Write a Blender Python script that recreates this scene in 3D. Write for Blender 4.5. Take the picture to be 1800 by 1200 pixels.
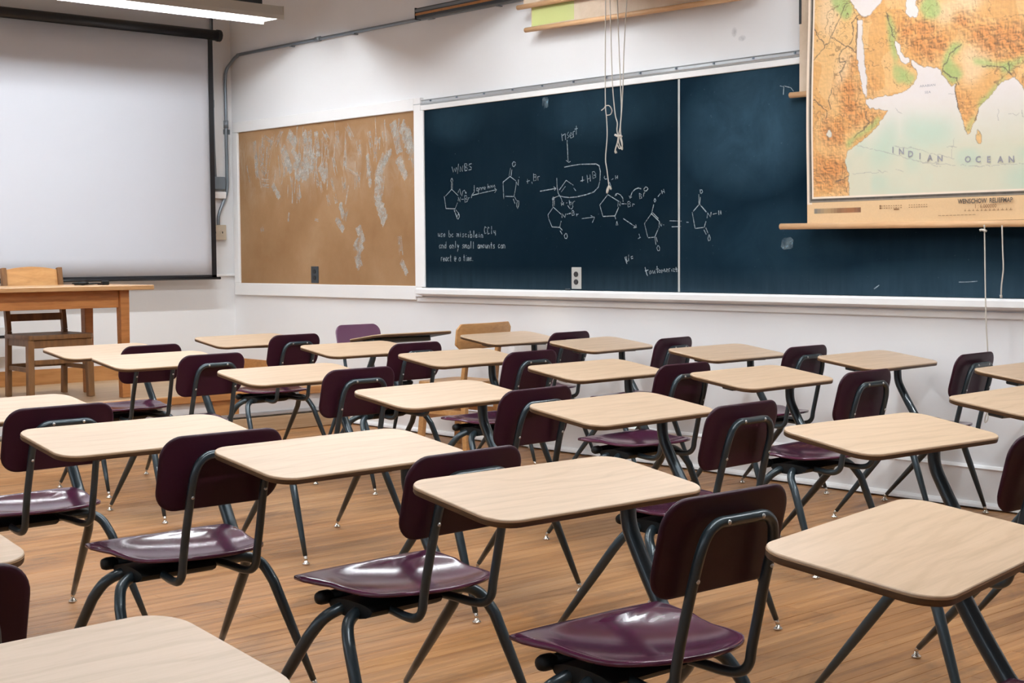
import bpy, bmesh, math, random, json
import numpy as np
from mathutils import Vector, Matrix
for o in list(bpy.data.objects): bpy.data.objects.remove(o)
SC = bpy.context.scene
COL = SC.collection
PI = math.pi
# ------------------------------------------------------------------ camera, sky, exposure
# room axes: +Y towards the projection-screen wall, +X towards the chalkboard wall, Z up; metres
cam_d = bpy.data.cameras.new('camera'); cam = bpy.data.objects.new('camera', cam_d); COL.objects.link(cam)
cam_d.sensor_fit = 'HORIZONTAL'; cam_d.sensor_width = 36.0; cam_d.lens = 2575.386/1800*36.0
cam_d.clip_start = 0.05; cam_d.clip_end = 100
R_, U_, F_ = Vector((0.74014292,-0.67241099,-0.00720614)), Vector((0.04507382,0.03891625,0.99822536)), Vector((0.67093727,0.73915424,-0.05911171))
cam.matrix_world = Matrix(((R_.x,U_.x,-F_.x,0.0),(R_.y,U_.y,-F_.y,0.0),(R_.z,U_.z,-F_.z,1.25),(0,0,0,1)))
SC.camera = cam
world = bpy.data.worlds.new('sky'); SC.world = world; world.use_nodes = True
bg = world.node_tree.nodes['Background']; bg.inputs[0].default_value = (0.80,0.90,1.0,1); bg.inputs[1].default_value = 3.0
TUBE_STRENGTH = 107.0
SC.view_settings.view_transform = 'Standard'; SC.view_settings.look = 'None'
SC.view_settings.exposure = 0.0; SC.view_settings.gamma = 1.0; SC.view_settings.use_curve_mapping = False
try:
    SC.cycles.max_bounces = 10; SC.cycles.diffuse_bounces = 6; SC.cycles.glossy_bounces = 4
    SC.cycles.sample_clamp_indirect = 6.0; SC.cycles.use_denoising = True
except Exception: pass
XW, YW, XL, YB, ZC = 6.455, 10.52, -3.0, -3.0, 3.6
# ------------------------------------------------------------------ data measured on the walls (Y, Z in metres)
STROKES=[[[7.666,1.848],[7.651,1.81],[7.64,1.835],[7.628,1.812],[7.618,1.841]],[[7.596,1.864],[7.608,1.797]],[[7.58,1.81],[7.579,1.847],[7.556,1.811],[7.551,1.85]],[[7.531,1.816],[7.532,1.863],[7.51,1.86],[7.507,1.847],[7.529,1.84],[7.504,1.831],[7.508,1.817],[7.531,1.814]],[[7.46,1.859],[7.485,1.856],[7.491,1.847],[7.463,1.833],[7.466,1.82],[7.492,1.818]],[[7.672,1.77],[7.679,1.754],[7.67,1.741],[7.656,1.751],[7.665,1.77],[7.672,1.77]],[[7.672,1.741],[7.673,1.695]],[[7.661,1.741],[7.663,1.697]],[[7.67,1.696],[7.737,1.652]],[[7.67,1.696],[7.603,1.651]],[[7.75,1.652],[7.744,1.623],[7.733,1.568]],[[7.733,1.568],[7.636,1.563]],[[7.636,1.563],[7.61,1.604]],[[7.603,1.614],[7.603,1.641],[7.581,1.607],[7.579,1.64]],[[7.568,1.625],[7.545,1.625]],[[7.535,1.649],[7.533,1.603],[7.507,1.609],[7.513,1.623],[7.532,1.626],[7.51,1.634],[7.516,1.648],[7.535,1.649]],[[7.501,1.617],[7.499,1.631],[7.485,1.633]],[[7.606,1.668],[7.596,1.684],[7.586,1.696],[7.574,1.658],[7.564,1.646],[7.554,1.678],[7.538,1.686],[7.521,1.665]],[[7.529,1.669],[7.519,1.663],[7.517,1.673]],[[7.646,1.555],[7.618,1.506]],[[7.63,1.556],[7.597,1.531]],[[7.597,1.531],[7.614,1.514],[7.618,1.498],[7.605,1.493],[7.593,1.506],[7.594,1.526]],[[7.466,1.63],[7.459,1.652],[7.437,1.668],[7.436,1.715]],[[7.459,1.648],[7.343,1.662],[7.214,1.676]],[[7.232,1.687],[7.211,1.676],[7.231,1.657]],[[7.411,1.694],[7.412,1.677],[7.396,1.675],[7.393,1.693],[7.411,1.694]],[[7.393,1.693],[7.393,1.66]],[[7.38,1.68],[7.38,1.696],[7.361,1.692],[7.362,1.679]],[[7.355,1.683],[7.352,1.698],[7.343,1.695]],[[7.337,1.685],[7.333,1.699],[7.321,1.696],[7.324,1.684],[7.337,1.685]],[[7.299,1.718],[7.296,1.687]],[[7.296,1.695],[7.284,1.703],[7.281,1.689]],[[7.269,1.69],[7.269,1.706],[7.256,1.694],[7.253,1.708]],[[7.247,1.693],[7.232,1.709],[7.227,1.693]],[[7.074,1.812],[7.089,1.761]],[[7.061,1.8],[7.069,1.758]],[[7.044,1.85],[7.057,1.839],[7.053,1.823],[7.041,1.818],[7.026,1.83],[7.026,1.845],[7.044,1.85]],[[7.079,1.757],[7.15,1.722]],[[7.079,1.757],[7.023,1.726]],[[7.148,1.722],[7.146,1.683],[7.142,1.613]],[[7.127,1.63],[7.046,1.626]],[[7.021,1.706],[7.031,1.663],[7.043,1.626]],[[7.021,1.706],[7.022,1.72],[7.001,1.696],[6.999,1.733]],[[6.993,1.75],[6.99,1.746]],[[7.049,1.61],[7.032,1.578]],[[7.037,1.624],[7.02,1.601]],[[7.017,1.599],[6.996,1.595],[6.997,1.571],[7.009,1.547],[7.017,1.56],[7.016,1.583],[7.005,1.597]],[[6.921,1.718],[6.892,1.722]],[[6.913,1.733],[6.912,1.704]],[[6.873,1.714],[6.869,1.702]],[[6.856,1.766],[6.856,1.718],[6.832,1.722],[6.832,1.739],[6.853,1.742],[6.828,1.748],[6.838,1.758],[6.856,1.757]],[[6.814,1.719],[6.817,1.743],[6.8,1.745]],[[6.797,1.651],[6.655,1.663]],[[6.672,1.675],[6.65,1.663],[6.665,1.651]],[[6.575,1.792],[6.515,1.798],[6.435,1.803],[6.298,1.798],[6.272,1.786],[6.262,1.753],[6.265,1.698],[6.279,1.657],[6.318,1.629],[6.383,1.615],[6.469,1.604],[6.53,1.602],[6.577,1.607],[6.624,1.616],[6.666,1.606],[6.686,1.592]],[[6.643,1.728],[6.641,1.671],[6.631,1.633],[6.604,1.599],[6.594,1.575]],[[6.621,1.652],[6.559,1.71],[6.496,1.677]],[[6.604,1.639],[6.566,1.673]],[[6.492,1.659],[6.473,1.641]],[[6.432,1.7],[6.396,1.706]],[[6.416,1.728],[6.415,1.695]],[[6.376,1.735],[6.37,1.686]],[[6.35,1.736],[6.347,1.695]],[[6.376,1.71],[6.347,1.713]],[[6.33,1.752],[6.325,1.71],[6.301,1.718],[6.301,1.727],[6.324,1.73],[6.298,1.736],[6.314,1.753],[6.33,1.752]],[[6.679,1.59],[6.68,1.549]],[[6.666,1.589],[6.666,1.554]],[[6.686,1.597],[6.676,1.611],[6.666,1.596],[6.679,1.592]],[[6.676,1.547],[6.725,1.5]],[[6.676,1.547],[6.605,1.5]],[[6.725,1.5],[6.718,1.474],[6.688,1.423]],[[6.688,1.423],[6.619,1.419]],[[6.619,1.419],[6.605,1.459]],[[6.598,1.478],[6.597,1.504],[6.571,1.48],[6.564,1.503]],[[6.554,1.499],[6.52,1.505]],[[6.51,1.518],[6.507,1.49],[6.487,1.494],[6.49,1.504],[6.507,1.507],[6.49,1.513],[6.497,1.52],[6.51,1.518]],[[6.47,1.501],[6.467,1.484],[6.465,1.496],[6.452,1.498]],[[6.604,1.575],[6.601,1.552]],[[6.584,1.575],[6.583,1.556]],[[6.604,1.563],[6.581,1.565]],[[6.56,1.569],[6.55,1.571]],[[6.533,1.587],[6.527,1.554]],[[6.53,1.573],[6.513,1.573],[6.516,1.558]],[[6.503,1.558],[6.5,1.572],[6.483,1.579]],[[6.547,1.555],[6.53,1.535],[6.51,1.531],[6.5,1.544],[6.503,1.553]],[[6.619,1.419],[6.595,1.4]],[[6.616,1.398],[6.596,1.374]],[[6.565,1.381],[6.579,1.367],[6.572,1.35],[6.558,1.348],[6.55,1.361],[6.557,1.378],[6.565,1.381]],[[6.424,1.469],[6.316,1.476]],[[6.345,1.486],[6.312,1.474],[6.332,1.442]],[[6.598,2.001],[6.59,1.956]],[[6.59,1.989],[6.566,1.999],[6.562,1.96]],[[6.535,2.008],[6.55,1.992],[6.53,1.98],[6.546,1.97]],[[6.524,1.982],[6.503,1.989],[6.514,2.003],[6.524,1.991],[6.518,1.968],[6.499,1.973]],[[6.493,1.972],[6.496,2.005],[6.48,2.01]],[[6.467,2.041],[6.468,1.987]],[[6.483,2.021],[6.455,2.024]],[[6.549,1.959],[6.541,1.822]],[[6.559,1.834],[6.536,1.819],[6.52,1.825]],[[4.912,2.146],[4.886,2.139],[4.889,2.097]],[[4.887,2.144],[4.84,2.13],[4.822,2.11]],[[6.226,1.722],[6.23,1.712],[6.221,1.702],[6.207,1.704]],[[6.171,1.696],[6.153,1.703]],[[6.135,1.721],[6.133,1.698]],[[6.118,1.72],[6.118,1.701]],[[6.135,1.708],[6.118,1.71]],[[6.185,1.684],[6.173,1.657],[6.173,1.634]],[[6.199,1.609],[6.268,1.548]],[[6.199,1.609],[6.104,1.563]],[[6.268,1.548],[6.241,1.478]],[[6.241,1.478],[6.14,1.479]],[[6.14,1.479],[6.108,1.531]],[[6.117,1.534],[6.115,1.56],[6.097,1.537],[6.095,1.563]],[[6.085,1.55],[6.045,1.548]],[[6.035,1.561],[6.032,1.528],[6.01,1.534],[6.014,1.544],[6.032,1.547],[6.011,1.554],[6.023,1.562],[6.035,1.561]],[[5.996,1.531],[5.994,1.547],[5.979,1.543]],[[6.072,1.562],[6.076,1.585],[6.094,1.603],[6.117,1.613],[6.133,1.609]],[[6.139,1.597],[6.133,1.61],[6.126,1.6]],[[5.926,1.633],[5.948,1.639],[5.974,1.633],[5.999,1.615],[6.014,1.586]],[[6.023,1.596],[6.016,1.58],[6.002,1.589]],[[5.941,1.609],[5.937,1.574],[5.921,1.58],[5.926,1.59],[5.939,1.591],[5.923,1.599],[5.941,1.608]],[[5.908,1.586],[5.904,1.608],[5.895,1.609]],[[5.891,1.643],[5.904,1.631],[5.9,1.619],[5.882,1.62],[5.871,1.631],[5.878,1.64],[5.891,1.643]],[[6.14,1.476],[6.134,1.459]],[[6.125,1.446],[6.131,1.423],[6.116,1.423],[6.125,1.446]],[[6.071,1.461],[5.966,1.407]],[[5.988,1.405],[5.964,1.407],[5.97,1.423]],[[5.944,1.368],[5.935,1.345]],[[5.953,1.339],[5.931,1.348]],[[5.817,1.573],[5.824,1.561],[5.818,1.551],[5.809,1.56],[5.817,1.573]],[[5.793,1.582],[5.773,1.602]],[[5.764,1.619],[5.758,1.597]],[[5.749,1.625],[5.741,1.602]],[[5.762,1.608],[5.742,1.612]],[[5.826,1.538],[5.843,1.485]],[[5.845,1.485],[5.9,1.428]],[[5.845,1.485],[5.784,1.439],[5.777,1.426]],[[5.835,1.491],[5.79,1.455]],[[5.9,1.428],[5.874,1.348]],[[5.87,1.344],[5.818,1.347]],[[5.818,1.347],[5.79,1.397]],[[5.785,1.401],[5.784,1.432],[5.766,1.41],[5.762,1.425]],[[5.75,1.419],[5.746,1.416]],[[5.818,1.347],[5.809,1.302]],[[5.808,1.347],[5.797,1.318]],[[5.792,1.299],[5.803,1.283],[5.794,1.267],[5.782,1.267],[5.779,1.283],[5.788,1.297]],[[5.703,1.44],[5.61,1.436]],[[5.686,1.405],[5.615,1.405]],[[6.06,1.229],[6.042,1.19]],[[6.06,1.229],[6.046,1.233],[6.048,1.216],[6.039,1.206],[6.048,1.197]],[[6.028,1.246],[6.029,1.206]],[[5.995,1.236],[6.009,1.232],[6.006,1.22],[5.993,1.224]],[[5.896,1.171],[5.883,1.132],[5.875,1.119]],[[5.896,1.148],[5.87,1.155]],[[5.853,1.152],[5.863,1.142],[5.857,1.129],[5.846,1.149],[5.843,1.133]],[[5.836,1.152],[5.831,1.133],[5.818,1.152],[5.817,1.133]],[[5.801,1.177],[5.797,1.136]],[[5.81,1.158],[5.788,1.161]],[[5.784,1.155],[5.788,1.142],[5.776,1.139],[5.771,1.152],[5.784,1.155]],[[5.763,1.136],[5.763,1.158],[5.752,1.146],[5.743,1.162],[5.737,1.143]],[[5.724,1.149],[5.716,1.158],[5.724,1.162],[5.729,1.146],[5.716,1.143]],[[5.707,1.143],[5.709,1.162],[5.697,1.164]],[[5.686,1.146],[5.685,1.159]],[[5.678,1.162],[5.665,1.162],[5.676,1.146],[5.661,1.147]],[[5.653,1.171],[5.65,1.143]],[[5.659,1.159],[5.644,1.161]],[[5.636,1.159],[5.64,1.146],[5.628,1.147],[5.627,1.159],[5.624,1.145]],[[5.472,1.612],[5.469,1.591],[5.462,1.589],[5.453,1.599],[5.457,1.609],[5.467,1.61]],[[5.481,1.586],[5.48,1.531]],[[5.47,1.569],[5.474,1.531]],[[5.476,1.53],[5.525,1.488]],[[5.476,1.53],[5.425,1.483]],[[5.53,1.484],[5.509,1.393]],[[5.509,1.392],[5.441,1.397]],[[5.441,1.397],[5.428,1.431]],[[5.42,1.449],[5.416,1.479],[5.394,1.453],[5.39,1.482]],[[5.378,1.47],[5.35,1.474]],[[5.335,1.489],[5.334,1.465]],[[5.321,1.489],[5.319,1.467]],[[5.339,1.475],[5.316,1.477]],[[5.43,1.395],[5.412,1.363]],[[5.443,1.383],[5.426,1.357]],[[5.404,1.357],[5.414,1.335],[5.409,1.32],[5.397,1.324],[5.396,1.336],[5.404,1.355]],[[5.573,1.429],[5.557,1.428]],[[3.827,1.101],[3.78,1.102],[3.727,1.106]],[[4.311,1.061],[4.279,1.082]],[[7.819,1.401],[7.817,1.38],[7.806,1.38],[7.801,1.401],[7.801,1.378]],[[7.772,1.397],[7.784,1.399],[7.788,1.392],[7.775,1.385],[7.777,1.377],[7.791,1.378]],[[7.762,1.387],[7.744,1.389],[7.75,1.399],[7.762,1.39],[7.758,1.376],[7.744,1.38]],[[7.704,1.42],[7.705,1.373],[7.691,1.373],[7.686,1.385],[7.693,1.396],[7.705,1.392]],[[7.658,1.391],[7.667,1.395],[7.676,1.384],[7.67,1.372],[7.658,1.377]],[[7.622,1.374],[7.621,1.397],[7.617,1.394],[7.612,1.394],[7.611,1.373],[7.609,1.394],[7.603,1.396],[7.6,1.373]],[[7.582,1.396],[7.583,1.373]],[[7.582,1.401],[7.582,1.404]],[[7.546,1.392],[7.557,1.394],[7.561,1.387],[7.548,1.38],[7.551,1.372],[7.564,1.373]],[[7.518,1.389],[7.527,1.393],[7.536,1.382],[7.529,1.371],[7.518,1.375]],[[7.499,1.389],[7.5,1.366]],[[7.499,1.401],[7.498,1.403]],[[7.48,1.412],[7.481,1.366],[7.468,1.366],[7.463,1.378],[7.469,1.389],[7.48,1.385]],[[7.444,1.413],[7.444,1.367]],[[7.426,1.377],[7.408,1.379],[7.415,1.389],[7.426,1.38],[7.421,1.366],[7.408,1.37]],[[7.389,1.39],[7.39,1.367]],[[7.389,1.397],[7.389,1.399]],[[7.371,1.363],[7.371,1.386],[7.362,1.386],[7.354,1.379],[7.354,1.363]],[[7.317,1.429],[7.33,1.437],[7.338,1.416],[7.333,1.39],[7.318,1.395]],[[7.286,1.426],[7.298,1.434],[7.306,1.413],[7.301,1.387],[7.286,1.392]],[[7.264,1.439],[7.265,1.387]],[[7.241,1.41],[7.241,1.395],[7.224,1.394]],[[7.226,1.41],[7.227,1.376]],[[7.791,1.319],[7.8,1.322],[7.809,1.312],[7.807,1.3],[7.798,1.298],[7.791,1.307],[7.791,1.322],[7.789,1.298]],[[7.781,1.296],[7.781,1.32],[7.772,1.32],[7.763,1.313],[7.764,1.296]],[[7.736,1.316],[7.747,1.321],[7.754,1.309],[7.747,1.297],[7.738,1.302],[7.735,1.345],[7.736,1.297]],[[7.69,1.319],[7.699,1.308],[7.692,1.295],[7.681,1.305],[7.686,1.317],[7.69,1.319]],[[7.672,1.295],[7.671,1.319],[7.663,1.319],[7.654,1.312],[7.654,1.295]],[[7.635,1.345],[7.636,1.298]],[[7.617,1.322],[7.609,1.302]],[[7.6,1.318],[7.616,1.272]],[[7.547,1.318],[7.557,1.32],[7.562,1.313],[7.549,1.306],[7.551,1.297],[7.564,1.299]],[[7.54,1.296],[7.538,1.32],[7.535,1.318],[7.53,1.318],[7.529,1.296],[7.528,1.318],[7.521,1.32],[7.518,1.296]],[[7.494,1.314],[7.502,1.316],[7.511,1.307],[7.509,1.295],[7.5,1.293],[7.494,1.302],[7.494,1.316],[7.492,1.292]],[[7.475,1.342],[7.476,1.295]],[[7.449,1.34],[7.45,1.293]],[[7.389,1.315],[7.397,1.318],[7.406,1.309],[7.404,1.297],[7.395,1.294],[7.389,1.304],[7.389,1.318],[7.387,1.294]],[[7.382,1.294],[7.38,1.317],[7.377,1.315],[7.372,1.315],[7.372,1.294],[7.37,1.315],[7.364,1.317],[7.361,1.294]],[[7.345,1.319],[7.354,1.307],[7.348,1.296],[7.337,1.305],[7.341,1.317],[7.345,1.319]],[[7.328,1.317],[7.326,1.296],[7.316,1.296],[7.311,1.317],[7.312,1.293]],[[7.302,1.292],[7.302,1.315],[7.294,1.315],[7.286,1.308],[7.286,1.292]],[[7.268,1.333],[7.269,1.294],[7.262,1.294]],[[7.276,1.316],[7.26,1.317]],[[7.235,1.314],[7.245,1.316],[7.249,1.309],[7.237,1.302],[7.239,1.294],[7.251,1.295]],[[7.184,1.314],[7.192,1.318],[7.2,1.307],[7.194,1.295],[7.184,1.3]],[[7.159,1.313],[7.167,1.315],[7.175,1.306],[7.173,1.294],[7.165,1.292],[7.159,1.301],[7.159,1.315],[7.157,1.292]],[[7.15,1.293],[7.15,1.316],[7.142,1.316],[7.134,1.309],[7.134,1.292]],[[7.79,1.21],[7.79,1.235],[7.784,1.234],[7.776,1.235]],[[7.768,1.221],[7.752,1.224],[7.758,1.234],[7.768,1.224],[7.764,1.209],[7.753,1.214]],[[7.728,1.232],[7.736,1.235],[7.744,1.225],[7.742,1.212],[7.734,1.21],[7.729,1.22],[7.728,1.235],[7.727,1.21]],[[7.705,1.229],[7.712,1.234],[7.72,1.221],[7.714,1.209],[7.705,1.214]],[[7.688,1.252],[7.689,1.209],[7.683,1.209]],[[7.696,1.237],[7.681,1.238]],[[7.637,1.22],[7.643,1.222],[7.641,1.232],[7.635,1.232],[7.635,1.217],[7.631,1.227],[7.635,1.24],[7.646,1.24],[7.65,1.225],[7.645,1.21],[7.634,1.21]],[[7.586,1.231],[7.594,1.234],[7.601,1.224],[7.6,1.211],[7.592,1.209],[7.586,1.219],[7.586,1.234],[7.585,1.209]],[[7.547,1.254],[7.547,1.212],[7.542,1.212]],[[7.554,1.237],[7.54,1.238]],[[7.524,1.234],[7.524,1.209]],[[7.524,1.246],[7.523,1.248]],[[7.51,1.21],[7.509,1.234],[7.506,1.232],[7.502,1.232],[7.501,1.21],[7.5,1.232],[7.494,1.234],[7.492,1.21]],[[7.485,1.224],[7.47,1.226],[7.476,1.236],[7.485,1.226],[7.481,1.212],[7.47,1.216]],[[7.458,1.211],[7.457,1.214]]]
TAPE=[[10.1589,2.1752,10.1235,1.871,0.0418],[10.0253,2.2169,10.0601,1.9472,0.0342],[9.8823,2.2147,9.9676,1.9713,0.0304],[10.0724,1.9765,9.9961,1.8942,0.038],[10.0126,2.2018,9.8974,2.1449,0.0266],[9.7538,2.2413,9.8594,2.1214,0.0342],[9.6795,2.1945,9.5571,2.1173,0.0854],[9.7579,2.1013,9.6379,1.8991,0.076],[9.6202,2.0794,9.5364,1.9776,0.057],[9.4564,2.2075,9.4131,2.0125,0.0665],[9.3835,2.2095,9.3651,1.9962,0.057],[9.2998,2.1971,9.2691,2.0047,0.0665],[9.5344,2.0467,9.5152,1.8519,0.076],[9.4373,2.0138,9.4666,1.836,0.0854],[9.3407,2.0086,9.3681,1.8867,0.0665],[9.2471,1.9356,9.1791,1.8238,0.076],[9.2047,2.2042,9.1295,2.1157,0.0342],[9.0305,2.1791,9.0058,2.0573,0.038],[8.9039,2.217,8.8275,2.1128,0.038],[9.1718,2.1075,9.156,1.9918,0.0342],[9.0813,1.9946,9.0383,1.8581,0.0304],[8.9206,1.9925,8.9346,1.8801,0.0342],[8.9469,1.8407,8.9384,1.7203,0.038],[8.7609,2.0955,8.7414,1.9762,0.038],[8.755,1.8651,8.7731,1.7539,0.038],[8.6276,2.1523,8.5878,1.9809,0.0342],[8.5418,2.1078,8.5564,1.9273,0.0304],[8.5096,2.1057,8.5222,2.0161,0.0342],[8.6531,1.9845,8.6145,1.7477,0.0475],[8.3487,2.1974,8.2695,1.9761,0.076],[8.245,2.1774,8.1261,1.9555,0.0949],[8.1841,2.1353,8.1455,2.0069,0.076],[8.3737,1.9947,8.4604,1.8966,0.057],[8.427,1.972,8.5373,1.8096,0.0854],[8.5045,1.8341,8.5303,1.6276,0.1044],[8.5298,1.6536,8.4473,1.4959,0.0949],[8.7752,1.4632,8.7112,1.3433,0.076],[8.8224,1.3578,8.7348,1.2775,0.0854],[8.7911,1.2513,8.7594,1.1716,0.0854],[9.7359,1.9879,9.7394,1.8687,0.019],[9.92,1.8268,9.8077,1.7092,0.0475],[9.541,1.8114,9.5502,1.6589,0.0342],[9.1583,1.7146,9.1369,1.6327,0.0266],[9.0651,1.7114,9.0436,1.6434,0.0266],[8.9975,1.6419,8.9542,1.5336,0.0475],[9.0465,1.5223,8.9565,1.4398,0.0475],[8.9071,1.5992,8.9435,1.5066,0.0285],[8.291,1.9391,8.1904,1.7946,0.076],[8.136,1.9686,8.1074,1.8665,0.0228],[8.2807,1.3899,8.2626,1.2489,0.038],[8.2633,1.2105,8.2028,1.1211,0.0475],[10.0628,1.8613,9.9583,1.8497,0.019],[10.051,1.8177,9.9596,1.807,0.019],[10.0747,1.4877,10.0628,1.4443,0.0342],[9.3294,1.5286,9.2817,1.5207,0.0152],[9.5858,1.9801,9.5645,1.8541,0.057],[9.6843,2.0272,9.6625,1.9142,0.0475],[9.4142,1.9713,9.4047,1.8747,0.057],[8.9002,1.8918,8.7446,1.8318,0.0152],[9.1756,1.9591,9.1553,1.8364,0.019],[9.2965,1.8698,9.2751,1.7733,0.0228],[9.1085,1.8343,9.0647,1.7248,0.019],[9.2503,1.8132,9.2287,1.7307,0.0171]]
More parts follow.
